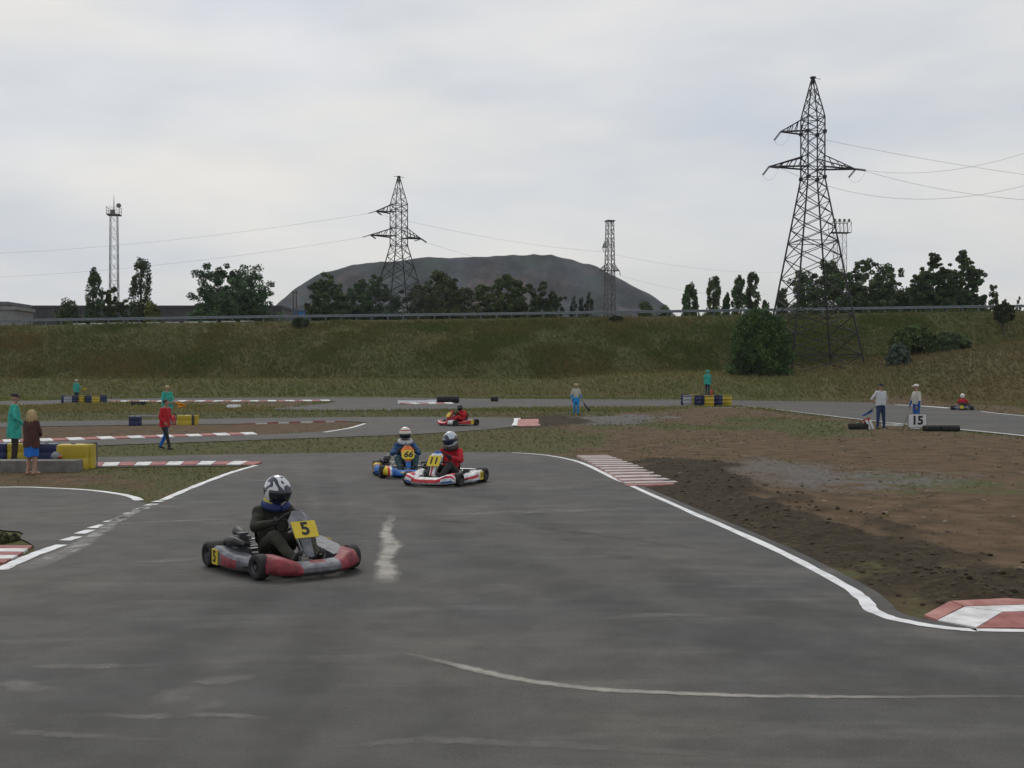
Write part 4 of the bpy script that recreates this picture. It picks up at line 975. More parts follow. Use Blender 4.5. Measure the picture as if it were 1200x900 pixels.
lumps('earth_crumbs', Pd, 0.012+0.03*rng.uniform(0, 1, len(Pd))**3, np.array([[0.14, 0.105, 0.07]]), rng, 'crumbs of brown earth on the left infield', 'stones', GRASS, 0.6)
# weeds growing in the dark soil and the dirt
n = 9000; Yd = 10+rng.uniform(0, 1, n)*50; Pd = np.stack([rng.uniform(0.05, 0.55, n)*Yd, Yd], 1)
ok = (np.min([sdist(q_, Pd) for q_ in ASPHALT], 0) > 0.25) & (fbm(Pd[:, 0]*0.5, Pd[:, 1]*0.4, 3) > 0.55); Pd = Pd[ok]
tufts('sparse_weeds', Pd, rng.uniform(0.015, 0.06, len(Pd))*(0.7+Pd[:, 1]/50), colours(Pd, rng, (0.09, 0.11, 0.036), (0.15, 0.13, 0.055), 0.4), rng, 6, 1.0, 0.13, 'sparse low weeds sprouting on the earth at the right', 'weeds')
# ------------------------------------------------------------------ people
SKIN = mat('skin', (0.36, 0.21, 0.15), 0.55, 0.08, scale=12)
BLACK = mat('black_rubber', (0.018, 0.018, 0.019), 0.75, scale=10)
DARK = mat('dark_cloth', (0.022, 0.020, 0.022), 0.9, scale=14)
EYE = mat('dark_eye', (0.02, 0.015, 0.012), 0.3)
def cloth(name, rgb, var=0.18): return mat('cloth_'+name, rgb, 0.85, var, scale=7, bump=0.25)
def remesh_body(caps, mats, vox, name, parent, extra=None, extrasm=None):
    """one continuous skin over tapered limbs; every face takes the cloth of its limb"""
    b = MB()
    for p0, r0, p1, r1, mi in caps: b.capsule(p0, r0, p1, r1, 10)
    me = b.mesh('tmp', [mats[0]]); ob = obj_of('tmp', me)
    md_ = ob.modifiers.new('r', 'REMESH'); md_.mode = 'VOXEL'; md_.voxel_size = vox
    sm = ob.modifiers.new('s', 'SMOOTH'); sm.factor = 0.5; sm.iterations = 3
    dg = bpy.context.evaluated_depsgraph_get(); m2 = bpy.data.meshes.new_from_object(ob.evaluated_get(dg))
    bpy.data.objects.remove(ob); bpy.data.meshes.remove(me)
    nv = len(m2.vertices); co = np.empty(nv*3); m2.vertices.foreach_get('co', co); co = co.reshape(-1, 3)
    fc = np.empty(len(m2.polygons)*3); m2.polygons.foreach_get('center', fc); fc = fc.reshape(-1, 3)
    best = np.full(len(fc), 1e9); mi_ = np.zeros(len(fc), int)
    for p0, r0, p1, r1, mi in caps:
        a_, b_ = np.array(p0), np.array(p1); ab = b_-a_; t_ = np.clip(((fc-a_)@ab)/max(ab@ab, 1e-9), 0, 1)
        d = np.linalg.norm(fc-(a_+t_[:, None]*ab), axis=1)-(r0+(r1-r0)*t_)
        u = d < best; best[u] = d[u]; mi_[u] = mi
    # small cloth wrinkles
    nrm = np.empty(nv*3); m2.vertices.foreach_get('normal', nrm); nrm = nrm.reshape(-1, 3)
    wr = np.array([mnoise.noise(Vector((c[0]*9, c[1]*9, c[2]*16)))+0.6*mnoise.noise(Vector((c[0]*24, c[1]*24, c[2]*30))) for c in co])*0.008
    co = co+nrm*wr[:, None]
    fb = MB(); fb.v = [tuple(c) for c in co]; fb.f = [tuple(p.vertices) for p in m2.polygons]; fb.m = list(mi_)
    bpy.data.meshes.remove(m2)
    if extra: extra(fb)
    return fb.build(name, mats, parent, smooth_=True, fixn=False)
def hand(fb, p, d, up, mi, s=1.0, curl=0.6, thumb=1):     # palm and five separate fingers
    d = Vector(d).normalized(); up = Vector(up); sd_ = d.cross(up).normalized(); up = sd_.cross(d).normalized(); p = Vector(p)
    fb.ell(p+d*0.045*s, (0.03*s, 0.03*s, 0.045*s), 8, 6, mi)
    for k, (o_, ln) in enumerate(((-0.03, 0.062), (-0.01, 0.075), (0.01, 0.07), (0.029, 0.055))):
        a_ = p+d*0.075*s+sd_*o_*s; m_ = a_+(d*cos(curl*0.7)-up*sin(curl*0.7))*ln*0.55*s; e_ = m_+(d*cos(curl*2)-up*sin(curl*2))*ln*0.5*s
        fb.tube([a_, m_, e_], [0.0095*s, 0.009*s, 0.007*s], 6, mi)
    a_ = p+d*0.02*s-sd_*0.028*s*thumb; m_ = a_+(d*0.6-sd_*thumb*0.8).normalized()*0.035*s; e_ = m_+(d*0.9-up*0.5).normalized()*0.03*s
    fb.tube([a_, m_, e_], [0.011*s, 0.010*s, 0.008*s], 6, mi)
def head_caps(h, f, mi, s=1.0):               # skull, jaw, nose, ears around head centre h, looking along f
    h = Vector(h); f = Vector((f[0], f[1], 0)).normalized(); sd_ = Vector((-f.y, f.x, 0))
    c = [(h+Vector((0, 0, 0.03))-f*0.012, 0.088*s, h+Vector((0, 0, 0.03))+f*0.012, 0.084*s, mi), (h-Vector((0, 0, 0.02))+f*0.02, 0.068*s, h-Vector((0, 0, 0.075))+f*0.045, 0.042*s, mi),
         (h+f*0.088-Vector((0, 0, 0.01)), 0.012, h+f*0.108-Vector((0, 0, 0.03)), 0.014, mi)]
    for q in (-1, 1): c.append((h+sd_*0.082*q, 0.02, h+sd_*0.086*q-Vector((0, 0, 0.035)), 0.014, mi))
    return [(tuple(a_), b_, tuple(c_), d_, e_) for a_, b_, c_, d_, e_ in c]
def face_bits(fb, h, f, mi):
    h = Vector(h); f = Vector((f[0], f[1], 0)).normalized(); sd_ = Vector((-f.y, f.x, 0))
    for q in (-1, 1): fb.ell(h+f*0.088+sd_*0.032*q+Vector((0, 0, 0.012)), (0.011, 0.011, 0.008), 8, 5, mi)
    fb.tube([h+f*0.094-sd_*0.022-Vector((0, 0, 0.062)), h+f*0.1-Vector((0, 0, 0.063)), h+f*0.094+sd_*0.022-Vector((0, 0, 0.062))], 0.006, 5, mi)
def person(label, loc, rz, height, mats, pose, name='person', vox=0.02, bulk=1.12):
    """mats: upper, lower, skin, shoes, forearm. local +X is the way the figure faces"""
    e = empty(name, loc, rz, label, 'person'); k = height/1.75; e.scale = (k, k, k)
    g = lambda n_, d_: Vector(pose.get(n_, d_))
    lean = pose.get('lean', 0.0); hipx = 0.0
    pel = Vector((hipx, 0, 0.93+pose.get('hipz', 0))); che = pel+Vector((lean*0.4, 0, 0.34)); nek = pel+Vector((lean*0.6, 0, 0.54)); hd = nek+Vector((0.02+lean*0.2, 0, 0.155))
    caps = []
    U, Lo, Sk, Sh, Fo = 0, 1, 2, 3, 4; LR = 6 if 'dark_leg' in pose else 1
    for s_ in (-1, 1):
        sn = 'l' if s_ > 0 else 'r'
        hip = pel+Vector((0, 0.085*s_, -0.03)); kn = g('knee_'+sn, (0.02, 0.095*s_, 0.49)); an = g('ank_'+sn, (-0.01, 0.10*s_, 0.085)); toe = an+Vector(pose.get('toe_'+sn, (0.15, 0.03*s_, -0.045)))
        caps += [(hip, 0.098, kn, 0.068, LR if s_ < 0 else Lo), (kn, 0.066, an+Vector((0, 0, 0.03)), 0.05, LR if s_ < 0 else Lo), (an-Vector((0.04, 0, 0.03)), 0.045, toe, 0.038, Sh)]
        sh = che+Vector((0.0+lean*0.12, 0.165*s_, 0.135)); el = g('elb_'+sn, (-0.03, 0.26*s_, 1.13)); wr = g('wri_'+sn, (0.08, 0.27*s_, 0.90))
        caps += [(sh, 0.068, el, 0.05, U), (el, 0.048, wr, 0.034, Fo)]
        caps += [(sh, 0.07, che+Vector((0, 0.05*s_, 0.08)), 0.10, U)]
    wv = 1.0
    caps += [(pel+Vector((0, 0.05, 0.0)), 0.105, pel+Vector((0, -0.05, 0.0)), 0.105, Lo), (pel+Vector((0, 0.045, 0.1)), 0.10, che+Vector((0, 0.07, 0.0)), 0.115, U), (pel+Vector((0, -0.045, 0.1)), 0.10, che+Vector((0, -0.07, 0)), 0.115, U),
             (che+Vector((0, 0.06, 0.0)), 0.112, che+Vector((0, 0.05, 0.1)), 0.095, U), (che+Vector((0, -0.06, 0.0)), 0.112, che+Vector((0, -0.05, 0.1)), 0.095, U), (che+Vector((0, 0, 0.12)), 0.075, nek+Vector((0.01, 0, 0.06)), 0.052, Sk)]
    hf = pose.get('look', (1, 0)); caps += head_caps(hd, hf, Sk)
    caps = [(tuple(a_), b_*(bulk if m_ != 2 else 1.0), tuple(c_), d_*(bulk if m_ != 2 else 1.0), m_) for a_, b_, c_, d_, m_ in caps]
    def extra(fb):
        for s_ in (-1, 1):
            sn = 'l' if s_ > 0 else 'r'; el = g('elb_'+sn, (-0.03, 0.26*s_, 1.13)); wr = g('wri_'+sn, (0.08, 0.27*s_, 0.90))
            hand(fb, wr, wr-el, Vector((0.3, s_, 0.3)), Sk, 1.05, 0.5, -s_)
        face_bits(fb, hd, hf, 5)
    remesh_body(caps, [*mats, EYE, DARK], vox, 'body', e, extra)
    return e, hd, nek, che, pel
def cap_on(e, hd, m, f=(1, 0), brim=True):
    f = Vector((f[0], f[1], 0)).normalized(); h = Vector(hd)
    b = MB(); b.ell(h+Vector((0, 0, 0.055))-f*0.008, (0.106, 0.106, 0.082), 14, 8, fn=lambda q: Vector((q.x, q.y, max(q.z, -0.12))))
    b.build('cap', m, e, smooth_=True)
    if brim:
        sd_ = Vector((-f.y, f.x, 0)); c0 = h+Vector((0, 0, 0.05)); pts = []
        for k in range(9):
            a_ = -1.1+2.2*k/8; pts.append(c0+f*(0.09+0.085*cos(a_))+sd_*0.088*sin(a_)/sin(1.1)+Vector((0, 0, -0.012*cos(a_))))
        inn = [c0+f*0.075*cos(a_)+sd_*0.085*sin(a_)/sin(1.1) for a_ in np.linspace(-1.1, 1.1, 9)]
        b = MB(); b.add(pts+inn+[p+Vector((0, 0, 0.012)) for p in pts+inn], [(i, i+1, 10+i, 9+i) for i in range(8)]+[(18+i, 27+i, 28+i, 19+i) for i in range(8)]+[(i, 18+i, 19+i, i+1) for i in range(8)])
        b.build('cap_brim', m, e)
def hair_on(e, hd, m, f=(1, 0), long=0.0):
    f = Vector((f[0], f[1], 0)).normalized(); h = Vector(hd); rg = random.Random(5)
    b = MB(); b.ell(h+Vector((0, 0, 0.045))-f*0.02, (0.102, 0.104, 0.088), 14, 8, fn=lambda q: q*(1+0.08*mnoise.noise(q*4)))
    if long:
        b.ell(h-f*0.055-Vector((0, 0, long*0.35)), (0.075, 0.115, 0.09+long*0.6), 12, 8, fn=lambda q: q*(1+0.12*mnoise.noise(q*5)))
        for k in range(26):
            a_ = rg.uniform(-2.3, 2.3)+pi; d = Vector((f.x*cos(a_)-f.y*sin(a_), f.y*cos(a_)+f.x*sin(a_), 0)); p = h+d*0.09+Vector((0, 0, rg.uniform(0, 0.09)))
            b.tube([p, p+d*0.03-Vector((0, 0, 0.08)), p+d*rg.uniform(0.02, 0.05)-Vector((0, 0, 0.14+long*rg.uniform(0.4, 1)))], [0.016, 0.018, 0.006], 5)
    b.build('hair', m, e, smooth_=True)
def coat_on(e, pel, che, m, z1, flare=0.2, name='coat', zt=None, open_=False, seed=1, rx=0.13, ry=0.20):
    rg = random.Random(seed); rings = []; zt = che.z+0.16 if zt is None else zt; nk = 12; n = 26; ph = [rg.uniform(0, 6) for _ in range(3)]
    for i in range(nk+1):
        t_ = i/nk; z = zt+(z1-zt)*t_; base = pel.lerp(che, min(1, max(0, (z-pel.z)/(che.z-pel.z))))
        sx = rx*(1+flare*t_); sy = ry*(1+flare*t_)
        if t_ < 0.2: sx *= 0.75+1.25*t_; sy *= 0.86+0.7*t_
        r_ = []
        for k in range(n):
            a_ = 2*pi*k/n; wv = 1+0.05*t_*(sin(a_*5+ph[0]+t_*2)+0.7*sin(a_*9+ph[1]))+0.02*sin(t_*14+a_*2+ph[2])
            r_.append(Vector((base.x+sx*cos(a_)*wv, base.y+sy*sin(a_)*wv, z+0.012*sin(a_*3+ph[0])*t_)))
        rings.append(r_)
    inner = [[Vector((p.x*0.94+0.06*pel.x, p.y*0.94, p.z)) for p in r_] for r_ in rings[::-1]]
    MB().loft(rings+inner, cap=False).build(name, m, e, smooth_=True)
TEAL = cloth('teal', (0.026, 0.31, 0.25), 0.3); NAVY = cloth('navy', (0.018, 0.028, 0.07)); RED = cloth('red', (0.42, 0.010, 0.018)); BRIGHT = cloth('bright_blue', (0.010, 0.13, 0.52))
OLIVE = cloth('olive', (0.021, 0.021, 0.013)); BROWN = cloth('brown', (0.060, 0.022, 0.018)); WHITEC = cloth('white', (0.50, 0.52, 0.56), 0.08); BLUEC = cloth('blue', (0.02, 0.09, 0.32)); CYAN = cloth('azure', (0.012, 0.23, 0.56))
MAROON = cloth('maroon_trousers', (0.035, 0.025, 0.022)); SHOE = mat('shoe', (0.02, 0.018, 0.018), 0.6); BLOND = mat('blond_hair', (0.42, 0.31, 0.15), 0.7, 0.2, scale=30); VEST = cloth('cream_vest', (0.44, 0.43, 0.39), 0.1)
SHOEW = mat('white_shoe', (0.5, 0.5, 0.5), 0.6); HIVIS = mat('yellow_cap', (0.42, 0.36, 0.16), 0.7); CAPW = cloth('white_cap', (0.6, 0.6, 0.58), 0.06); CAPB = cloth('black_cap', (0.014, 0.014, 0.016))
STICK = mat('flag_stick', (0.12, 0.09, 0.05), 0.7)
def flag(label, p, q, m, wd=0.5, drop=0.45, cat='flag', rolled=False):
    p, q = Vector(p), Vector(q); e = empty('flag', p, 0, label, cat); d = q-p
    MB().tube([(0, 0, 0), d], 0.014, 6).build('stick', STICK, e)
    rows_ = []; n = 8
    for i in range(n+1):
        t_ = i/n; a_ = d*(0.35+0.63*t_)
        rows_.append([a_+Vector((0.05*sin(k*1.7+t_*2), 0.05*sin(k*2.1+t_*4), -drop*k/5*(0.75+0.25*sin(t_*5)))) for k in range(6)])
    b = MB(); b.add([v_ for r_ in rows_ for v_ in r_], [(i*6+k, i*6+k+1, (i+1)*6+k+1, (i+1)*6+k) for i in range(n) for k in range(5)])
    o = b.build('flag_cloth', m, e, smooth_=True); sl = o.modifiers.new('s', 'SOLIDIFY'); sl.thickness = 0.012
    return e
def ground_at(px, py, **k): return G(px, py, 0.0)
# teal raincoat man, left front
p0 = G(17, 541.5); e, hd, nek, che, pel = person('man in a teal raincoat and black cap standing behind the concrete slab', p0, R(15), 1.70, [TEAL, MAROON, SKIN, SHOE, TEAL],
    {'look': (1, -0.3), 'elb_r': (0.06, -0.30, 1.14), 'wri_r': (0.26, -0.26, 0.97), 'elb_l': (0.02, 0.27, 1.14), 'wri_l': (0.17, 0.22, 0.93)}); cap_on(e, hd, CAPB, (1, -0.3)); coat_on(e, pel, che, TEAL, 0.62, 0.35, seed=3)
# woman
p0 = G(37, 556.5); e, hd, nek, che, pel = person('blond woman in a brown jacket and bright blue skirt before the concrete slab', p0, R(75), 1.40, [BROWN, SKIN, SKIN, SKIN, BROWN],
    {'look': (1, 0.25), 'elb_r': (0.05, -0.25, 1.12), 'wri_r': (0.24, -0.10, 1.06), 'elb_l': (0.05, 0.25, 1.12), 'wri_l': (0.24, 0.08, 1.07)}); hair_on(e, hd, BLOND, (1, 0.25), 0.16)
coat_on(e, pel, che, BROWN, 0.74, 0.2, seed=5); coat_on(e, pel, che, BRIGHT, 0.50, 0.12, 'skirt', zt=0.95, seed=8, rx=0.14, ry=0.18)
# walking in red
p0 = G(193, 527.0); e, hd, nek, che, pel = person('person in a red jacket and blue trousers striding along the grass strip', p0, R(-20), 1.46, [RED, BRIGHT, SKIN, SHOE, RED],
    {'dark_leg': 1, 'lean': 0.06, 'knee_l': (-0.05, 0.11, 0.50), 'ank_l': (-0.26, 0.12, 0.12), 'toe_l': (0.13, 0.02, -0.07), 'knee_r': (0.17, -0.10, 0.51), 'ank_r': (0.28, -0.11, 0.095), 'elb_l': (0.05, 0.26, 1.14), 'wri_l': (0.2, 0.2, 0.98), 'elb_r': (0.0, -0.27, 1.14), 'wri_r': (0.14, -0.2, 0.95)}); hair_on(e, hd, mat('dark_hair', (0.02, 0.016, 0.014), 0.7)); coat_on(e, pel, che, RED, 0.80, 0.12, 'jacket', seed=9)
# marshal in teal behind
p0 = G(196, 496.5); e, hd, nek, che, pel = person('marshal in a teal cape with an orange flag at the middle barrels', p0, R(-60), 1.72, [TEAL, NAVY, SKIN, SHOE, TEAL],
    {'elb_l': (0.1, 0.24, 1.12), 'wri_l': (0.3, 0.12, 1.0), 'elb_r': (0.08, -0.26, 1.12), 'wri_r': (0.26, -0.18, 1.0)}); cap_on(e, hd, HIVIS, brim=False); coat_on(e, pel, che, TEAL, 0.7, 0.3, seed=12)
flag('orange signal flag held by the marshal at the middle barrels', p0+Vector((0.25, -0.25, 1.15)), p0+Vector((0.95, -0.3, 0.85)), mat('orange_flag', (0.62, 0.25, 0.02), 0.8), drop=0.25)
# far marshal with a yellow flag
p0 = G(89.5, 470.6); e, hd, nek, che, pel = person('marshal in a green cape behind the far left barrels', p0, R(-30), 1.9, [TEAL, NAVY, SKIN, SHOE, TEAL],
    {'elb_l': (0.08, 0.26, 1.14), 'wri_l': (0.3, 0.2, 1.06), 'elb_r': (0.0, -0.28, 1.12), 'wri_r': (0.12, -0.25, 0.92)}, vox=0.03); cap_on(e, hd, CAPW, brim=False); coat_on(e, pel, che, TEAL, 0.75, 0.3, seed=14)
flag('yellow signal flag held by the far left marshal', p0+Vector((0.4, -0.1, 1.15)), p0+Vector((0.95, -0.2, 1.2)), mat('yellow_flag', (0.55, 0.42, 0.03), 0.8), drop=0.22)
# blue marshal walking
p0 = G(675, 486.3); e, hd, nek, che, pel = person('marshal in azure overalls, cream vest and yellow cap on the infield', p0, R(-80), 1.74, [VEST, CYAN, SKIN, SHOE, CYAN],
    {'knee_l': (0.08, 0.09, 0.49), 'ank_l': (0.06, 0.09, 0.09), 'knee_r': (0.02, -0.09, 0.49), 'ank_r': (-0.1, -0.09, 0.10), 'elb_l': (-0.02, 0.28, 1.13), 'wri_l': (0.1, 0.30, 0.92)}); cap_on(e, hd, HIVIS); coat_on(e, pel, che, CYAN, 0.72, 0.15, 'overall_skirt', zt=1.0, seed=4)
flag('rolled dark blue flag carried by the marshal on the infield', p0+Vector((0.28, -0.05, 0.9)), p0+Vector((0.75, 0.1, 0.25)), NAVY, drop=0.12)
# hooded marshal standing on a barrel
p0 = G(829, 475.0); p0.z = 0.80; e, hd, nek, che, pel = person('hooded marshal in a pale green raincoat standing above the right barrels', p0, R(60), 1.82, [TEAL, NAVY, SKIN, SHOE, TEAL], {'elb_l': (0.04, 0.28, 1.12), 'wri_l': (0.14, 0.24, 0.9)}); 
MB().ell(Vector(hd)+Vector((-0.015, 0, 0.02)), (0.13, 0.125, 0.15), 14, 9).build('hood', TEAL, e, smooth_=True); coat_on(e, pel, che, TEAL, 0.74, 0.25, seed=15)
# white shirt man
p0 = G(1032, 503.0); e, hd, nek, che, pel = person('man in a white shirt, blue jeans and dark cap with hands behind his hips', p0, R(-75), 1.84, [WHITEC, NAVY if False else cloth('jeans', (0.020, 0.038, 0.10)), SKIN, SHOE, SKIN],
    {'elb_l': (-0.10, 0.33, 1.15), 'wri_l': (-0.04, 0.18, 0.98), 'elb_r': (-0.10, -0.33, 1.15), 'wri_r': (-0.04, -0.18, 0.98), 'ank_l': (0.0, 0.14, 0.085), 'ank_r': (0.0, -0.14, 0.085), 'knee_l': (0.02, 0.12, 0.49), 'knee_r': (0.02, -0.12, 0.49)}); cap_on(e, hd, CAPB, (1, 0))
coat_on(e, pel, che, WHITEC, 0.92, 0.04, 'shirt', seed=16, rx=0.145, ry=0.205)
flag('rolled blue flag held behind the man in the white shirt', p0+Vector((-0.1, 0.2, 0.95)), p0+Vector((-0.6, 0.3, 0.55)), BLUEC, drop=0.08)
# man behind sign 15
p0 = G(1074, 503.5); e, hd, nek, che, pel = person('marshal in blue overalls, cream vest and white cap behind the number sign', p0, R(190), 1.82, [VEST, BLUEC, SKIN, SHOEW, BLUEC], {'elb_l': (0.02, 0.28, 1.12), 'wri_l': (0.1, 0.24, 0.9), 'elb_r': (0.05, -0.28, 1.12), 'wri_r': (0.16, -0.22, 0.9)}); cap_on(e, hd, CAPW)
coat_on(e, pel, che, VEST, 0.98, 0.05, 'vest', seed=18, rx=0.14, ry=0.195)

# ------------------------------------------------------------------ karts
METAL = mat('bright_steel', (0.35, 0.35, 0.36), 0.35, metal=0.8, scale=8); DKMETAL = mat('dark_steel', (0.05, 0.05, 0.052), 0.5, metal=0.5, scale=8); ALU = mat('cast_aluminium', (0.085, 0.085, 0.09), 0.5, metal=0.5, scale=12)
YEL = mat('number_yellow', (0.62, 0.47, 0.03), 0.5, 0.05); INK = mat('number_black', (0.015, 0.014, 0.014), 0.6)
def plast(name, rgb): return mat('plastic_'+name, rgb, 0.55, 0.32, scale=13, coat=0.0, spec=0.35, detail=9)
TYRE = mat('tyre_rubber', (0.017, 0.017, 0.018), 0.8, 0.25, scale=9)
def kart_meshes():
    K = {}
    def tyre(w_, r_):
        pr = [(r_*0.50, -w_*0.40), (r_*0.62, -w_*0.5), (r_*0.86, -w_*0.5), (r_*0.97, -w_*0.42), (r_, -w_*0.25), (r_, w_*0.25), (r_*0.97, w_*0.42), (r_*0.86, w_*0.5), (r_*0.62, w_*0.5), (r_*0.50, w_*0.40), (r_*0.50, -w_*0.40)]
        return MB().lathe(pr, 24, axis='y', cap=False).mesh('tyre', TYRE, True, True)
    def rim(w_, r_):
        b = MB().lathe([(r_*0.52, -w_*0.42), (r_*0.46, -w_*0.36), (r_*0.42, -w_*0.1), (r_*0.42, w_*0.1), (r_*0.46, w_*0.36), (r_*0.52, w_*0.42)], 20, axis='y', cap=False)
        b.lathe([(r_*0.42, -0.012), (r_*0.42, 0.012)], 20, axis='y'); b.lathe([(r_*0.2, -w_*0.38), (r_*0.2, w_*0.38)], 12, axis='y')
        return b.mesh('rim', ALU, True, True)
    K['tf'], K['rf'], K['tr'], K['rr'] = tyre(0.13, 0.132), rim(0.13, 0.132), tyre(0.205, 0.142), rim(0.205, 0.142)
    fr = MB()
    for s in (-1, 1):
        fr.tube([(0.62, 0.20*s, 0.075), (0.40, 0.30*s, 0.07), (0.1, 0.33*s, 0.065), (-0.3, 0.31*s, 0.075), (-0.62, 0.27*s, 0.12)], 0.016, 8)
        fr.tube([(0.35, 0.31*s, 0.07), (0.35, 0.66*s, 0.12)], 0.012, 6); fr.tube([(-0.28, 0.31*s, 0.07), (-0.28, 0.64*s, 0.12)], 0.012, 6)
        fr.tube([(0.52, 0.26*s, 0.09), (0.52, 0.47*s, 0.13)], 0.018, 8)
    for x in (0.6, 0.2, -0.2, -0.6): fr.tube([(x, -0.28, 0.075), (x, 0.28, 0.075)], 0.016, 8)
    K['frame'] = fr.mesh('frame', DKMETAL, True, True)
    K['floor'] = MB().box((0.0, 0, 0.045), (1.24, 0.60, 0.006)).mesh('floor_tray', ALU)  # tray lengthened under the whole kart to deepen the shadow below it
    # bucket seat
    path = [(-0.05, 0.13), (-0.14, 0.085), (-0.26, 0.075), (-0.36, 0.11), (-0.44, 0.22), (-0.49, 0.36), (-0.53, 0.50)]
    rings = []
    for i, (x, z) in enumerate(path):
        hw = [0.15, 0.17, 0.18, 0.19, 0.19, 0.18, 0.13][i]; side = [0.07, 0.13, 0.17, 0.22, 0.20, 0.13, 0.04][i]
        pts = []
        for k in range(9):
            u = -1+k/4; pts.append(Vector((x+(0.12*u*u if i > 3 else 0.05*u*u), hw*u, z+(side*abs(u)**3 if i <= 3 else side*0.25*abs(u)**3))))
        rings.append(pts)
    b = MB(); n = 9
    vs = [p for r_ in rings for p in r_]; off = [p+Vector((-0.012, 0, -0.012)) for p in vs]; m_ = len(vs)
    fs = [(i*n+k, i*n+k+1, (i+1)*n+k+1, (i+1)*n+k) for i in range(len(path)-1) for k in range(n-1)]
    b.add(vs+off, fs+[tuple(m_+q for q in f[::-1]) for f in fs]); K['seat'] = b.mesh('seat', mat('seat_shell', (0.05, 0.05, 0.055), 0.4), True)
    b = MB(); n = 20; tl = Matrix.Rotation(R(-48), 4, 'Y')
    pts = [tl @ Vector((0.155*cos(2*pi*k/n), 0.165*sin(2*pi*k/n), 0)) for k in range(n+1)]; b.tube(pts, 0.014, 8, cap=False)
    for a_ in (0, 120, 240): b.tube([(0, 0, 0), tl @ Vector((-0.15*cos(R(a_)), 0.16*sin(R(a_)), 0))], 0.010, 6)
    b.ell((0, 0, 0), (0.03, 0.03, 0.03), 10, 6); K['wheel'] = b.mesh('steering_wheel', mat('wheel_suede', (0.02, 0.02, 0.02), 0.8), True, True)
    K['column'] = MB().tube([(0.12, 0, 0.53), (0.55, 0, 0.10)], 0.011, 8).mesh('steering_column', METAL, True)
    b = MB().box((-0.18, -0.42, 0.16), (0.22, 0.15, 0.14))
    for k in range(6): b.box((-0.16, -0.42, 0.25+k*0.022), (0.15, 0.15, 0.012))
    b.box((-0.16, -0.42, 0.39), (0.10, 0.10, 0.03)).lathe([(0.05, 0), (0.05, 0.10)], 12, axis='y', c=(-0.18, -0.54, 0.17)); K['engine'] = b.mesh('engine', ALU, False, True)
    K['exhaust'] = MB().tube([(-0.05, -0.40, 0.28), (0.0, -0.47, 0.30), (-0.1, -0.52, 0.32), (-0.3, -0.50, 0.30), (-0.62, -0.42, 0.26)], [0.025, 0.03, 0.045, 0.06, 0.025], 10).mesh('exhaust', DKMETAL, True, True)
    K['filter'] = MB().capsule((-0.30, -0.36, 0.36), 0.055, (-0.42, -0.36, 0.38), 0.06, 12).mesh('air_filter', mat('filter_plastic', (0.03, 0.03, 0.03), 0.5), True, True)
    K['radiator'] = MB().box((-0.15, 0.40, 0.20), (0.05, 0.13, 0.14), rot=Matrix.Rotation(R(-15), 3, 'Y')).mesh('radiator', DKMETAL, False, True)
    K['tank'] = MB().capsule((0.30, 0, 0.13), 0.075, (0.46, 0, 0.13), 0.065, 12).mesh('fuel_tank', mat('tank_plastic', (0.42, 0.40, 0.34), 0.4), True, True)
    K['axle'] = MB().tube([(-0.52, -0.60, 0.142), (-0.52, 0.60, 0.142)], 0.022, 10).lathe([(0.09, -0.008), (0.09, 0.008)], 18, axis='y', c=(-0.52, 0.18, 0.142)).lathe([(0.10, -0.006), (0.10, 0.006)], 18, axis='y', c=(-0.52, -0.26, 0.142)).mesh('rear_axle', METAL, True, True)
    K['rbump'] = MB().tube([(-0.62, -0.27, 0.12), (-0.74, -0.36, 0.14), (-0.76, 0, 0.14), (-0.74, 0.36, 0.14), (-0.62, 0.27, 0.12)], 0.014, 8).tube([(-0.74, -0.36, 0.22), (-0.76, 0, 0.22), (-0.74, 0.36, 0.22)], 0.014, 8).tube([(-0.745, -0.3, 0.14), (-0.745, -0.3, 0.22)], 0.012, 6).tube([(-0.745, 0.3, 0.14), (-0.745, 0.3, 0.22)], 0.012, 6).mesh('rear_bumper', METAL, True, True)
    b = MB()
    for s in (-1, 1): b.tube([(0.64, 0.13*s, 0.07), (0.66, 0.15*s, 0.22), (0.66, 0.09*s, 0.22)], 0.010, 6)
    K['pedals'] = b.mesh('pedals', METAL, True, True)
    return K
KM = kart_meshes()
def nose_mesh(mats, scheme):
    """wide front fairing: scheme(u across -1..1, row) -> material index"""
    rings = []; us = np.linspace(-1, 1, 25)
    for u in us:
        y = 0.53*u; a_ = abs(u); xf = 0.92-0.20*a_**2.4-0.02*(a_ < 0.35); h = 0.165+0.075*smooth(0.35, 0.8, np.array(a_))-0.07*smooth(0.9, 1.0, np.array(a_)); h = float(h); lo = 0.045+0.03*a_**3
        dp = 0.17+0.12*float(smooth(0.4, 0.85, np.array(a_)))
        rings.append([Vector(q) for q in ((xf-0.05, y, lo), (xf, y, lo+0.025), (xf+0.012, y, lo+(h-lo)*0.34), (xf, y, lo+(h-lo)*0.66), (xf-0.03, y, h-0.02), (xf-0.07, y, h), (xf-dp, y, h+0.012), (xf-dp-0.01, y, h-0.03), (xf-0.12, y, lo+0.03))])
    def mfn(i, k): return scheme((us[i]+us[i+1])/2, k)
    return MB().loft(rings, mfn=mfn).mesh('front_fairing', mats, True, True)
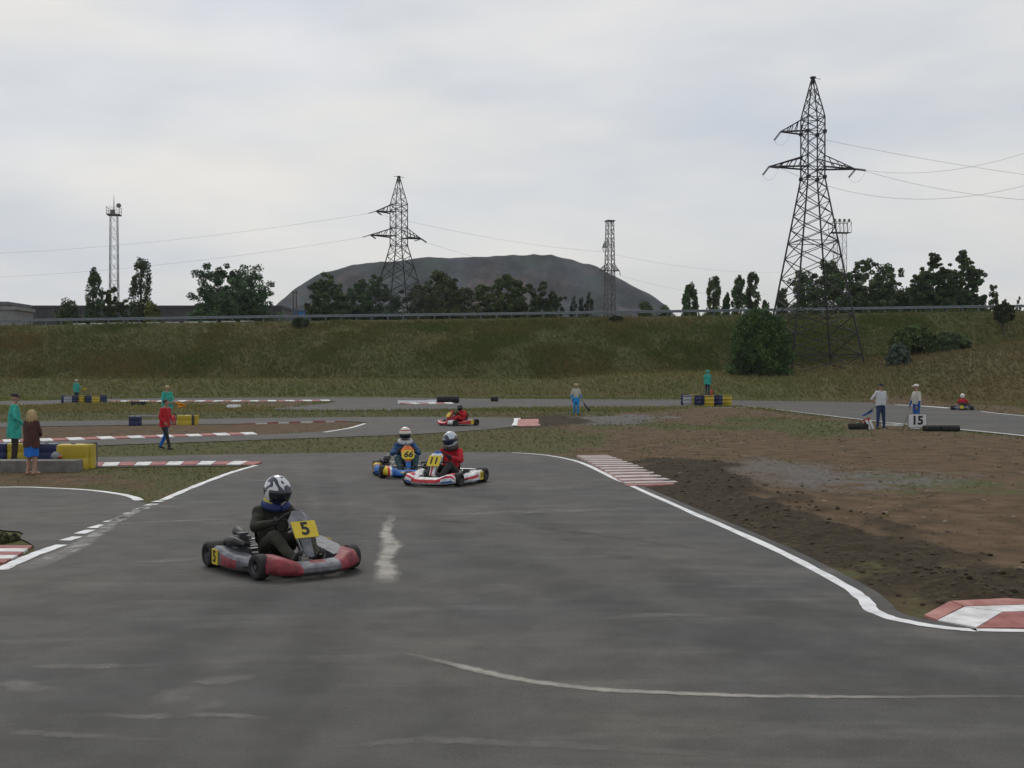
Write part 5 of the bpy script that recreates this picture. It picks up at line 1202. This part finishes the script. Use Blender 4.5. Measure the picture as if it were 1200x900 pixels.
def pod_mesh(mats, scheme, side, num=None):
    rings = []; xs_ = np.linspace(0.36, -0.36, 13)
    for i, x in enumerate(xs_):
        t_ = i/12; o_ = 0.57+0.11*min(1, t_*2.6)*(1 if t_ < 0.95 else 0.98); zt = 0.17+0.085*t_; nar = 1.0 if t_ > 0.1 else 0.8
        q = [(0.40, 0.07), (o_-0.03, 0.05), (o_, 0.075), (o_+0.005, 0.05+(zt-0.05)*0.45), (o_-0.005, zt-0.03), (o_-0.04, zt), (0.42, zt-0.02)]
        rings.append([Vector((x, yy*side, z)) for yy, z in q])
    return MB().loft(rings, mfn=lambda i, k: scheme(i/12, k)).mesh('side_pod', mats, True, True)
def panel_mesh(mats, scheme):
    rings = []
    for i in range(11):
        t_ = i/10; x = 0.66-0.31*t_**1.15; z = 0.20+0.455*t_; hw = 0.055+0.085*float(smooth(0.25, 0.75, np.array(t_)))-0.09*float(smooth(0.80, 1.0, np.array(t_)))
        fr_, bk = [], []
        for k in range(7):
            u = -1+k/3; fr_.append(Vector((x-0.05*u*u, hw*u, z))); bk.append(Vector((x-0.05*u*u-0.012, hw*u*0.97, z-0.006)))
        rings.append(fr_+bk[::-1])
    return MB().loft(rings, mfn=lambda i, k: scheme(i/10, k)).mesh('front_panel', mats, True, True)
def plate(name, parent, M, wd, ht, txt, size, m, bold=0.006, shear=0.0, rounded=False):
    b = MB()
    if rounded:
        pts = [(wd/2*np.sign(cos(a_))*abs(cos(a_))**0.6, ht/2*np.sign(sin(a_))*abs(sin(a_))**0.6) for a_ in np.linspace(0, 2*pi, 24, endpoint=False)]
    else: pts = [(-wd/2, -ht/2), (wd/2, -ht/2), (wd/2, ht/2), (-wd/2, ht/2)]
    n = len(pts); b.add([M @ Vector((*p, 0)) for p in pts]+[M @ Vector((*p, -0.008)) for p in pts], [tuple(range(n)), tuple(range(2*n-1, n-1, -1))]+[(i, n+i, n+(i+1) % n, (i+1) % n) for i in range(n)])
    if txt.strip(): b.text(txt, size, M @ Matrix.Translation((0, 0, 0.004)), 1, 0.001, bold, shear)
    return b.build(name, [m, INK], parent, fixn=False)
def kart(label, loc, rz, scheme, number, steer=0.0, plate_sz=(0.27, 0.2), rounded=False, shear=0.0, rearplate=False):
    e = empty('racing_kart', loc, rz, label, 'kart')
    for nm, key in (('frame', 'frame'), ('floor_tray', 'floor'), ('seat', 'seat'), ('steering_column', 'column'), ('engine', 'engine'), ('exhaust', 'exhaust'), ('air_filter', 'filter'), ('radiator', 'radiator'), ('fuel_tank', 'tank'), ('rear_axle', 'axle'), ('rear_bumper', 'rbump'), ('pedals', 'pedals')):
        obj_of(nm, KM[key], e)
    sw = obj_of('steering_wheel', KM['wheel'], e, (0.13, 0, 0.52)); sw.rotation_euler = (steer*0.5, 0, steer)
    for x, y, z, t_, r_ in ((0.52, 0.535, 0.132, 'tf', 'rf'), (0.52, -0.535, 0.132, 'tf', 'rf'), (-0.52, 0.585, 0.142, 'tr', 'rr'), (-0.52, -0.585, 0.142, 'tr', 'rr')):
        w_ = obj_of('wheel', KM[r_], e, (x, y, z)); 
        if x > 0: w_.rotation_euler = (0, 0, steer)
        obj_of('tyre', KM[t_], w_)
    nm_, ns = scheme['nose']; obj_of('front_fairing', nose_mesh(nm_, ns), e)
    pods = []
    for s in (-1, 1):
        pm_, ps = scheme['pod']; pods.append(obj_of('side_pod', pod_mesh(pm_, ps, s), e))
        if number:
            # outer face of the pod, towards its rear
            X_ = Vector((s*-1.0, 0, 0)) if s < 0 else Vector((-1, 0, 0)); X_ = Vector((1, 0, 0)) if s < 0 else Vector((-1, 0, 0)); Z_ = Vector((0, s, 0)); Y_ = Z_.cross(X_)
            M = Matrix.Translation((-0.27, s*0.692, 0.15)) @ Matrix((X_, Y_, Z_)).transposed().to_4x4()
            plate('number_plate', pods[-1], M, 0.15, 0.165, number, 0.17 if len(number) == 1 else 0.12, scheme.get('plate', YEL), 0.004)
    fm_, fs = scheme['panel']; fp = obj_of('front_panel', panel_mesh(fm_, fs), e)
    if number:
        d = Vector((0.30*1.05, 0, -0.43)).normalized(); Y_ = -d; X_ = Vector((0, 1, 0)); Z_ = X_.cross(Y_)
        if Z_.x < 0: X_ = -X_; Z_ = -Z_
        M = Matrix.Translation((0.500, 0, 0.475)) @ Matrix((X_, Y_, Z_)).transposed().to_4x4()
        plate('number_plate', fp, M, plate_sz[0], plate_sz[1], number, plate_sz[1]*(1.05 if len(number) == 1 else 0.85), scheme.get('plate', YEL), 0.006, shear, rounded)
    if rearplate:
        M = Matrix.Translation((-0.785, 0, 0.2)) @ Matrix((Vector((0, -1, 0)), Vector((0, 0, 1)), Vector((-1, 0, 0)))).transposed().to_4x4()
        plate('number_plate', e, M, 0.22, 0.2, '', 0.1, YEL)
    return e
def helmet(e, c, f, m, visor, tilt=0.0, open_=False, s=1.0):
    fz = atan2(f[1], f[0]); q = Matrix.Translation(c) @ Matrix.Rotation(fz, 4, 'Z') @ Matrix.Rotation(tilt, 4, 'Y') @ Matrix.Scale(s, 4)
    def shp(p):                                    # full-face shell: round dome, chin bar pushed forward
        x, y, z = p.x, p.y, p.z
        if z < 0: 
            k = -z; x = x*(1-0.10*k)+0.16*k*(1 if x > 0 else -0.25)*(1-k*0.4); y = y*(1-0.16*k); z = max(z, -0.82)
        return Vector((x, y, z))
    b = MB().ell((0, 0, 0), (0.145, 0.125, 0.155), 26, 18, fn=shp); b.v = [tuple(q @ Vector(v_)) for v_ in b.v]
    h = b.build('helmet', m, e, smooth_=True)
    # visor: a curved shield over the eye port
    n, r_ = 13, 5; vs = []
    for i in range(r_):
        ph = -0.42+0.66*i/(r_-1)
        for k in range(n):
            a_ = -1.2+2.4*k/(n-1); p = shp(Vector((cos(ph)*cos(a_), cos(ph)*sin(a_), sin(ph)))); vs.append(q @ Vector((p.x*0.145*1.03, p.y*0.125*1.03, p.z*0.155)))
    fs_ = [(i*n+k, i*n+k+1, (i+1)*n+k+1, (i+1)*n+k) for i in range(r_-1) for k in range(n-1)]
    v = MB().add(vs, fs_).build('visor', visor, h, smooth_=True, fixn=False); sl = v.modifiers.new('s', 'SOLIDIFY'); sl.thickness = 0.004
    return h
def driver(label, loc, rz, mats, hm_, visor, steer=0.0, lean=0.0, fwd=0.0, look=(1, 0), collar=None, tilt=0.1, tall=0.0, hs=1.0, trim=None):
    """mats: upper, lower, gloves, shoes"""
    e = empty('person', loc, rz, label, 'person')
    pel = Vector((-0.26, 0, 0.205)); che = Vector((-0.34+fwd*0.6, lean*0.6, 0.47+tall*0.5)); nek = Vector((-0.29+fwd, lean*0.9, 0.645+tall)); hd = nek+Vector((0.05+fwd*0.2, lean*0.25, 0.165))
    caps = []
    for s in (-1, 1):
        hip = pel+Vector((0.02, 0.09*s, 0)); kn = Vector((0.16, 0.19*s, 0.37)); an = Vector((0.52, 0.14*s, 0.16)); toe = Vector((0.64, 0.13*s, 0.24))
        caps += [(hip, 0.098, kn, 0.072, 1), (kn, 0.068, an, 0.05, 1), (an+Vector((-0.02, 0, -0.03)), 0.045, toe, 0.036, 3)]
        sh = che+Vector((0.03, 0.17*s, 0.12)); wr = Vector((0.055, (0.155*cos(steer))*s, 0.52+0.09*sin(steer)*s)); el = sh.lerp(wr, 0.5)+Vector((-0.03, 0.12*s, -0.10))
        caps += [(sh, 0.075, el, 0.056, 0), (el, 0.053, wr, 0.038, 0), (sh, 0.078, che+Vector((0, 0.05*s, 0.08)), 0.10, 0), (wr, 0.038, wr+Vector((0.05, 0, 0.005)), 0.036, 2)]
        caps += [(pel+Vector((0, 0.05*s, 0.03)), 0.115, che+Vector((0, 0.065*s, 0)), 0.118, 0), (che+Vector((0, 0.06*s, 0)), 0.115, che+Vector((0.01, 0.05*s, 0.11)), 0.09, 0)]
    caps += [(pel+Vector((0, 0.06, 0)), 0.115, pel+Vector((0, -0.06, 0)), 0.115, 1), (che+Vector((0.02, 0, 0.12)), 0.08, nek+Vector((0.02, 0, 0.05)), 0.06, 0), (hd-Vector((0, 0, 0.02)), 0.085, hd+Vector((0.01, 0, 0.03)), 0.085, 4)]
    caps = [(tuple(a_), b_*1.13, tuple(c_), d_*1.13, m_) for a_, b_, c_, d_, m_ in caps]
    def extra(fb):
        for s in (-1, 1):
            wr = Vector((0.075, (0.155*cos(steer))*s, 0.525+0.09*sin(steer)*s)); hand(fb, wr, (0.75, 0, 0.45), (0.5, 0, 1), 2, 1.0, 0.9, s)
    remesh_body(caps, [*mats, SKIN], 0.018, 'body', e, extra)
    helmet(e, hd+Vector((0, 0, 0.02)), look, hm_, visor, tilt, s=hs)
    if collar:
        b = MB(); pts = [nek+Vector((0.02+0.105*cos(a_), 0.12*sin(a_), 0.035-0.03*cos(a_))) for a_ in np.linspace(0, 2*pi, 19)]
        b.tube(pts, 0.048, 8, cap=False); nc_ = b.build('neck_collar', collar, e, smooth_=True)
        if trim: MB().tube([p*1.0+Vector((0, 0, 0.04)) for p in pts], 0.02, 6, cap=False).build('collar_trim', trim, nc_, smooth_=True)
    return e
def helmat(name, base, second, scale, thr, third=None, axis=2, band=None, rough=0.22):
    m = bpy.data.materials.new(name); m.use_nodes = True; q = m.node_tree; b = q.nodes['Principled BSDF']
    tq = q.nodes.new('ShaderNodeTexCoord'); nq = q.nodes.new('ShaderNodeTexNoise'); nq.inputs['Scale'].default_value = scale; nq.inputs['Detail'].default_value = 1; nq.inputs['Distortion'].default_value = 0.6
    q.links.new(tq.outputs['Object'], nq.inputs['Vector'])
    r = q.nodes.new('ShaderNodeValToRGB'); r.color_ramp.interpolation = 'CONSTANT'
    r.color_ramp.elements[0].position = 0; r.color_ramp.elements[0].color = (*second, 1); r.color_ramp.elements[1].position = thr; r.color_ramp.elements[1].color = (*base, 1)
    src = nq.outputs['Fac']
    if band is not None:                        # stripes round the shell at given heights
        sx = q.nodes.new('ShaderNodeSeparateXYZ'); q.links.new(tq.outputs['Generated'], sx.inputs[0]); src = sx.outputs[axis]
        e_ = r.color_ramp.elements; e_[0].color = (*base, 1); e_[1].position = band[0][0]; e_[1].color = (*band[0][2], 1)
        x_ = e_.new(band[0][1]); x_.color = (*base, 1)
        for a_, b2, c_ in band[1:]: x_ = e_.new(a_); x_.color = (*c_, 1); x_ = e_.new(b2); x_.color = (*base, 1)
    q.links.new(src, r.inputs['Fac']); q.links.new(r.outputs[0], b.inputs['Base Color']); b.inputs['Roughness'].default_value = rough; b.inputs['Coat Weight'].default_value = 0.4
    return m
VIS = mat('smoked_visor', (0.012, 0.014, 0.02), 0.08, spec=0.6); VISB = mat('blue_smoked_visor', (0.015, 0.022, 0.05), 0.1)
pw, pr_, pg, pb_, py_, pk_ = plast('white', (0.62, 0.63, 0.65)), plast('red', (0.42, 0.025, 0.035)), plast('grey', (0.085, 0.085, 0.095)), plast('blue', (0.02, 0.13, 0.42)), plast('yellow', (0.62, 0.48, 0.03)), plast('pinkish_red', (0.21, 0.034, 0.044))
pale = plast('pale_grey', (0.16, 0.168, 0.19))
# kart 5
P5 = G(333, 664.5); r5 = R(-52)
def n5(u, k): return 0 if abs(u) > 0.48 else (2 if k in (4, 5) and abs(u) < 0.3 else 1)
K5 = {'nose': ([pk_, pg, pale], lambda u, k: (0 if abs(u) > 0.42 and k < 6 else (1 if k < 3 or k > 6 else (0 if abs(u) < 0.2 and k == 5 else 2)))), 'pod': ([pg, pk_, pale], lambda t_, k: 2 if k in (4, 5) else (1 if 0.2 < t_ < 0.65 and k in (2, 3) else 0)), 'panel': ([pale, pg], lambda t_, k: 0 if t_ < 0.95 else 1)}
kart('dark red and grey racing kart with a yellow number 5 plate', P5, r5, K5, '5', 0.12, (0.28, 0.2))
driver('kart driver in an olive jacket with a white and navy helmet', P5, r5, [OLIVE, cloth('khaki', (0.026, 0.024, 0.016)), BLACK, SHOE], helmat('helmet_navy_white', (0.60, 0.61, 0.63), (0.018, 0.024, 0.055), 7.5, 0.53), VIS, 0.12, 0.02, 0.02, (1, 0.05),
       mat('blue_collar', (0.016, 0.028, 0.12), 0.8), tilt=0.16, tall=-0.01, hs=1.2, trim=mat('yellow_trim', (0.42, 0.36, 0.04), 0.8))
# kart 11
P11 = G(521, 566); r11 = R(-111)
K11 = {'nose': ([pw, pr_, pb_], lambda u, k: (1 if k in (2, 3) and abs(u) < 0.55 or k == 3 else (2 if k == 1 and abs(u) > 0.55 else (1 if k == 5 and abs(u) > 0.6 else 0)))), 'pod': ([pw, pr_, pb_], lambda t_, k: (1 if k == 3 and t_ < 0.6 else (2 if k == 1 and t_ > 0.4 else 0))), 'panel': ([pw, pr_, pb_], lambda t_, k: (2 if t_ > 0.85 else (1 if k in (2, 3) and t_ < 0.4 else 0)))}
kart('white, red and blue racing kart with a yellow number 11 plate', P11, r11, K11, '11', -0.1, (0.26, 0.24))
driver('kart driver in a red suit with a pale blue and black helmet', P11, r11, [RED, DARK, BLACK, SHOE], helmat('helmet_pale_blue', (0.50, 0.56, 0.62), (0.02, 0.022, 0.03), 4.5, 0.42), VISB, -0.1, 0.03, 0.03, (1, -0.35), mat('red_collar', (0.05, 0.03, 0.03), 0.8), tilt=0.22, tall=0.02, hs=1.1)
# kart 66
P66 = G(476, 556.8); r66 = R(-80)
K66 = {'nose': ([pb_, py_, pr_, pw], lambda u, k: (1 if abs(u) > 0.85 else (2 if abs(u) > 0.76 else (3 if abs(u) > 0.7 else (1 if k == 3 and abs(u) < 0.3 else 0))))), 'pod': ([py_, pr_, pb_], lambda t_, k: 0 if t_ > 0.7 else (1 if t_ > 0.6 else 2)), 'panel': ([plast('orange', (0.60, 0.16, 0.03)), pb_], lambda t_, k: 1 if t_ < 0.25 else 0)}
kart('blue racing kart with a rounded yellow number 66 plate', P66, r66, K66, '66', 0.05, (0.27, 0.23), True, 0.25)
driver('kart driver in a blue suit with a white helmet banded in red', P66, r66, [cloth('steel_blue', (0.022, 0.075, 0.19), 0.35), cloth('dark_teal', (0.012, 0.05, 0.06)), BLACK, SHOE], helmat('helmet_red_bands', (0.60, 0.56, 0.50), (0, 0, 0), 3, 0.5, band=[(0.10, 0.17, (0.10, 0.02, 0.02)), (0.72, 0.80, (0.42, 0.04, 0.04))]), VIS, 0.05, 0.0, 0.0, (1, -0.2), WHITEC, tilt=0.12, tall=0.03, hs=1.08)
# distant red kart, heading left
PR = G(537, 498.3); rr_ = R(-143)
KR_ = {'nose': ([pw, pr_], lambda u, k: 0 if abs(u) > 0.75 or k == 4 else 1), 'pod': ([pw, pr_], lambda t_, k: 1 if k in (2, 3, 4) else 0), 'panel': ([pr_], lambda t_, k: 0)}
kart('red and white kart with a plain yellow plate on the middle track', PR, rr_, KR_, ' ', 0.1, (0.26, 0.22))
driver('kart driver in a red suit with a black helmet on the middle track', PR, rr_, [RED, RED, BLACK, SHOE], mat('black_helmet', (0.018, 0.016, 0.018), 0.25), VIS, 0.1, -0.04, 0.10, (1, 0.3), tilt=0.2, hs=0.98, tall=-0.07)
# far right kart seen from behind
PB = G(1128.5, 480.3); rb = R(62)
KB = {'nose': ([pb_], lambda u, k: 0), 'pod': ([pb_, pw], lambda t_, k: 1 if k == 5 else 0), 'panel': ([pb_], lambda t_, k: 0)}
kart('blue kart seen from behind with a yellow rear plate on the right track', PB, rb, KB, None, 0.0, rearplate=True)
driver('kart driver in a red jacket with a white helmet seen from behind', PB, rb, [RED, DARK, BLACK, SHOE], mat('white_helmet', (0.62, 0.62, 0.62), 0.3, 0.04), VIS, 0.0, 0.0, 0.0, (1, 0.1), tilt=0.05, tall=0.06, hs=1.1)

# ------------------------------------------------------------------ barrels, slab, tyres, sign
PBLU = mat('barrel_blue', (0.010, 0.018, 0.075), 0.5, 0.12, scale=3); PYEL = mat('barrel_yellow', (0.44, 0.33, 0.02), 0.5, 0.10, scale=3); PWHT = plast('barrel_grey', (0.30, 0.30, 0.32)); BAND = plast('band_black', (0.02, 0.02, 0.03))
def barrel_meshes(m):
    r_, h = 0.29, 0.88
    body = MB().lathe([(0.0, 0.02), (0.25, 0.02), (0.27, 0.0), (0.285, 0.03), (r_, 0.10), (r_, 0.27), (r_+0.012, 0.285), (r_+0.012, 0.315), (r_, 0.33), (r_, 0.55), (r_+0.012, 0.565), (r_+0.012, 0.595), (r_, 0.61), (r_, 0.78), (0.285, 0.85), (0.27, h), (0.255, h), (0.25, h-0.02), (0.0, h-0.02)], 24, cap=False).mesh('drum', m, True, True)
    ring = MB().lathe([(r_*1.005, 0.79), (r_+0.02, 0.80), (r_+0.02, 0.83), (r_*0.985, 0.84)], 24, cap=False).mesh('rim_band', BAND, True, True)
    bung = MB().lathe([(0.04, h-0.02), (0.04, h+0.005), (0.0, h+0.005)], 10, c=(0.15, 0, 0), cap=False).mesh('bung', BAND, True, True)
    return body, ring, bung
BM = {'b': barrel_meshes(PBLU), 'y': barrel_meshes(PYEL), 'w': barrel_meshes(PWHT)}
def barrel(kind, loc, label, group, lie=None, s=(1, 1, 1), rz=0.0):
    e = empty('barrel', loc, rz, label, 'barrel', group); e.scale = s
    if lie is not None:
        e.rotation_euler = (R(90), 0, lie); e.location = Vector(loc)+Vector((0, 0, 0.30*s[0]))
    for nm, me_ in zip(('drum', 'rim_band', 'bung'), BM[kind]): obj_of(nm, me_, e)
    return e
cw = {'b': 'blue', 'y': 'yellow', 'w': 'grey'}
# right post
gx_ = 'barrels of the right marshal post'
for kd, px_, py_b, lb in (('w', 806, 476.5, 'grey barrel at the left end of the right marshal post'), ('b', 819, 476.5, 'blue barrel next to the grey one at the right marshal post'), ('y', 831, 476.6, 'yellow barrel in the middle of the right marshal post'), ('b', 841.5, 476.3, 'blue barrel between two yellow ones at the right marshal post'), ('y', 852, 475.9, 'yellow barrel at the right end of the right marshal post'),
                          ('b', 803, 474.6, 'blue barrel behind the grey one at the right marshal post'), ('y', 814, 474.3, 'yellow barrel in the back row of the right marshal post'), ('b', 829, 474.6, 'barrel under the hooded marshal\'s feet')):
    barrel(kd, G(px_, py_b), lb, gx_, s=(1.16, 1.16, 0.92))
MB().box((0, 0, 0.01), (5.2, 0.5, 0.05)).build('paving_strip', KC, None, G(830, 478)).__setitem__('kind', 'structure')
# far left post
gx_ = 'barrels of the far left marshal post'
for kd, px_, py_b, lb in (('w', 79.5, 473.6, 'grey barrel at the front left of the far left post'), ('b', 76, 472.2, 'blue barrel at the left end of the far left post'), ('b', 86.5, 473.0, 'blue barrel right of the grey one at the far left post'), ('y', 96, 472.9, 'left yellow barrel of the far left post'), ('b', 104, 472.9, 'blue barrel between the yellow ones at the far left post'), ('y', 112.3, 473.4, 'right yellow barrel of the far left post'), ('b', 121, 472.2, 'blue barrel at the right end of the far left post')):
    barrel(kd, G(px_, py_b), lb, gx_, s=(1.0, 1.0, 0.72))
# middle post
gx_ = 'barrier blocks of the middle marshal post'
POST_M = gx_
MB().box((0, 0, 0.36), (1.9, 0.3, 0.06)).box((-0.85, 0, 0.17), (0.1, 0.25, 0.34)).box((0.85, 0, 0.17), (0.1, 0.25, 0.34)).build('bench', KC, None, G(178, 496.8))
bpy.data.objects['bench']['label'] = 'low plank bench behind the striding person at the middle post'; bpy.data.objects['bench']['category'] = 'bench'
# near left post: barrels lying in a row
gx_ = 'barrier blocks behind the concrete slab'
def block(kind, loc, wd, dp, h, label, group, rz=0.0):       # rounded hollow plastic barrier block with a filler cap
    e = empty('barrier_block', loc, rz, label, 'barrier', group); rings = []
    for z, k in ((0.0, 0.96), (0.03, 1.0), (h*0.42, 1.0), (h*0.46, 0.975), (h*0.50, 0.975), (h*0.54, 1.0), (h-0.05, 1.0), (h-0.015, 0.97), (h, 0.90), (h+0.002, 0.5)):
        rings.append([Vector((wd/2*k*np.sign(cos(a_))*abs(cos(a_))**0.38, dp/2*k*np.sign(sin(a_))*abs(sin(a_))**0.38, z)) for a_ in np.linspace(0, 2*pi, 28, endpoint=False)])
    MB().loft(rings).build('shell', {'y': PYEL, 'b': PBLU, 'w': PWHT}[kind], e, smooth_=True)
    MB().lathe([(0.05, h-0.01), (0.05, h+0.02), (0.0, h+0.02)], 12, cap=False).build('filler_cap', BAND, e, smooth_=True)
    return e
block('y', G(86, 550.5), 0.66, 0.5, 0.58, 'large rounded yellow barrier block right of the concrete slab', gx_, R(8))
block('b', G(101.3, 549.5), 0.07, 0.5, 0.575, 'narrow dark blue spacer between the two yellow blocks at the near left', gx_, R(8))
block('y', G(106.2, 549), 0.17, 0.5, 0.57, 'narrow yellow barrier block at the right end of the near left row', gx_, R(8))
block('b', G(110.5, 548.4), 0.05, 0.5, 0.575, 'dark blue end plate right of the narrow yellow block at the near left', gx_, R(8))
block('b', G(55, 539.0), 0.62, 0.45, 0.42, 'dark blue barrier block behind the woman', gx_)
block('y', G(25, 538.5), 0.60, 0.45, 0.42, 'yellow barrier block behind the raincoat man\'s legs', gx_)
block('b', G(-3, 538.6), 0.62, 0.45, 0.42, 'dark blue barrier block at the left frame edge', gx_)
block('b', G(158.5, 498.6), 0.48, 0.45, 0.40, 'dark blue barrier block left of the striding person', POST_M)
block('y', G(216, 498.6), 0.58, 0.45, 0.45, 'yellow barrier block right of the striding person', POST_M)
block('b', G(225.2, 498.2), 0.12, 0.45, 0.44, 'narrow dark blue spacer block at the middle post', POST_M)
block('y', G(229.6, 497.9), 0.18, 0.45, 0.44, 'narrow yellow block at the right end of the middle post', POST_M)
slab_o = MB().box((0, 0, 0.135), (2.3, 0.5, 0.27)).build('concrete_slab', mat('weathered_concrete', (0.16, 0.155, 0.145), 0.95, 0.25, scale=4, bump=0.3), None, G(25, 554.5)+Vector((0, 0.26, 0)))
bv = slab_o.modifiers.new('b', 'BEVEL'); bv.width = 0.015; bv.segments = 2
tag(slab_o, 'low grey concrete slab lying at the left before the barrels', 'slab')
bag = MB().ell((0, 0, 0.065), (0.13, 0.09, 0.09), 14, 9, fn=lambda q: q*(1+0.35*mnoise.noise(q*2.4))).build('bag', mat('grey_bag', (0.25, 0.26, 0.28), 0.7), None, G(60, 553)+Vector((0.0, 0.3, 0.27)), smooth_=True)
tag(bag, 'crumpled grey bag on the concrete slab beside the yellow barrel', 'bag')
MB().ell((0.09, -0.05, 0.05), (0.045, 0.04, 0.035), 10, 7).build('bag_patch', mat('orange_red_patch', (0.5, 0.08, 0.03), 0.6), bag, smooth_=True)
# extinguishers
def extinguisher(label, loc, s=1.0):
    e = empty('fire_extinguisher', loc, 0, label, 'extinguisher'); e.scale = (s, s, s)
    MB().lathe([(0.0, 0), (0.075, 0), (0.08, 0.02), (0.08, 0.38), (0.06, 0.44), (0.025, 0.47), (0.025, 0.50), (0, 0.5)], 16, cap=False).build('cylinder', mat('extinguisher_red', (0.42, 0.02, 0.02), 0.35), e, smooth_=True)
    MB().box((0.02, 0, 0.52), (0.12, 0.03, 0.03)).tube([(0.05, 0, 0.5), (0.12, 0, 0.4), (0.11, 0, 0.2)], 0.012, 6).build('handle', BLACK, e)
extinguisher('red fire extinguisher standing at the middle marshal post', G(204, 497.8), 0.9)
q_ = G(834, 476.4); q_.z = 0.81; extinguisher('red fire extinguisher on the right marshal post barrels', q_, 0.9)
# tyres lying / stacked rows
def tyre_row(label, px0, px1, py, r_=0.16, n=4):
    a_, b_ = G(px0, py), G(px1, py); e = empty('tyre_roll', (a_+b_)/2, 0, label, 'tyres'); L_ = (b_-a_).length; wd = L_/n
    for k in range(n):
        pr = [(r_*0.55, -wd*0.48), (r_*0.9, -wd*0.48), (r_, -wd*0.3), (r_, wd*0.3), (r_*0.9, wd*0.48), (r_*0.55, wd*0.48), (r_*0.55, -wd*0.48)]
        b = MB().lathe(pr, 20, axis='x', cap=False, c=(-L_/2+wd*(k+0.5), 0, r_)); b.build('tyre', TYRE, e, smooth_=True)
tyre_row('left roll of black tyres at the foot of the number sign', 1082, 1101, 505.8, 0.125, 5)
tyre_row('right roll of black tyres right of the number sign', 1102, 1124, 505.8, 0.125, 5)
tyre_row('roll of black tyres left of the man in the white shirt', 994.5, 1017, 503.4, 0.13, 4)
tyre_row('dark tyres on the far track edge above the red kart', 512, 538, 472.0, 0.28, 5)
tyre_row('small dark tyre roll at the far track edge right of the red kart', 575, 584, 470.4, 0.22, 3)
tyre_row('dark tyres in the far left infield behind the cape marshal', 154, 171, 475.9, 0.18, 5)
for lb, px_, py_b, wd, c_ in (('white plastic barrier lying on the far track edge', 489, 472.6, 3.1, pw), ('short white barrier block on the far track edge', 509, 471.8, 1.2, pw), ('white block on the grass in the far left infield', 274, 478.3, 0.9, pw), ('pale broken slab on the verge by the right kart', 1177, 467.5, 1.7, KC)):
    D_ = G(px_, py_b); e = empty('barrier_block', D_, 0, lb, 'barrier')
    b = MB(); rings = []
    for x in np.linspace(-wd/2, wd/2, 7): rings.append([Vector((x, yy, z+0.02*sin(x*3))) for yy, z in ((-0.22, -0.02), (-0.16, 0.16), (-0.09, 0.32), (0.09, 0.32), (0.16, 0.16), (0.22, -0.02))])
    b.loft(rings).build('block_body', c_, e); e.scale = (1, 1, 0.7)
    MB().box((0, 0, 0.325+0.01), (wd*0.8, 0.10, 0.03)).build('block_cap', c_, e)
# things by the tyre roll
pp = G(1009, 503.2)
for i, (lb, dx, dy, rx_, m_) in enumerate((('red striped flag lying over the tyre roll', -0.05, 0.0, 0.5, mat('flag_red', (0.5, 0.05, 0.03), 0.8)), ('pale folded flag lying on the tyre roll', -0.25, 0.02, 0.9, mat('flag_pale', (0.5, 0.45, 0.34), 0.8)))):
    flag(lb, pp+Vector((dx-0.1, dy-0.1, 0.30)), pp+Vector((dx+0.35, dy-0.15, 0.50-0.1*i)), m_, drop=0.20)
for i, (lb, dx) in enumerate((('left white board leaning on the tyre roll', 0.22), ('right white board leaning on the tyre roll', 0.36))):
    o = MB().box((0, 0, 0.19), (0.09, 0.025, 0.40), rot=Matrix.Rotation(R(-22), 3, 'Y')).build('board', pw, None, pp+Vector((dx, -0.2, 0.01))); tag(o, lb, 'board')
o = MB().box((0, 0, 0.05), (0.95, 0.12, 0.10)).build('white_bar', pw, None, G(1046, 499.2)); tag(o, 'white painted timber at the track edge between the two standing men', 'timber')
# sign 15
ps_ = G(1075, 505.0); e = empty('number_sign', ps_, 0, 'white board sign with black number 15 on a wire frame', 'sign')
b = MB().box((0, 0, 0.40), (0.70, 0.025, 0.50)); b.build('board', mat('sign_white', (0.60, 0.60, 0.62), 0.5, 0.05), e)
MB().text('15', 0.46, Matrix.Translation((0, -0.016, 0.40)) @ Matrix.Rotation(R(90), 4, 'X'), 0, 0.001, 0.02, sx=1.0).build('numerals', INK, e, fixn=False)
fr = MB()
for s in (-1, 1): fr.tube([(0.36*s, 0.0, 0.0), (0.36*s, 0.0, 0.66)], 0.014, 6).tube([(0.36*s, 0, 0.62), (0.45*s, 0.4, 0.0)], 0.012, 6)
fr.tube([(-0.36, 0, 0.66), (0.36, 0, 0.66)], 0.014, 6).tube([(-0.36, 0, 0.14), (0.36, 0, 0.14)], 0.014, 6); fr.build('stand', mat('sign_frame', (0.12, 0.11, 0.10), 0.7), e)

# ------------------------------------------------------------------ haze
hzm = bpy.data.materials.new('haze_air'); hzm.use_nodes = True; q = hzm.node_tree; q.nodes.clear()
vo = q.nodes.new('ShaderNodeVolumePrincipled'); vo.inputs['Density'].default_value = HAZE_D; vo.inputs['Color'].default_value = (0.86, 0.92, 1.0, 1); vo.inputs['Anisotropy'].default_value = 0.2
oo = q.nodes.new('ShaderNodeOutputMaterial'); q.links.new(vo.outputs[0], oo.inputs['Volume'])
hb = MB().box((0, 1230, 105), (5200, 2600, 213)).build('haze', hzm); tag(hb, kind='stuff', label='thin pale haze in the air', cat='haze')
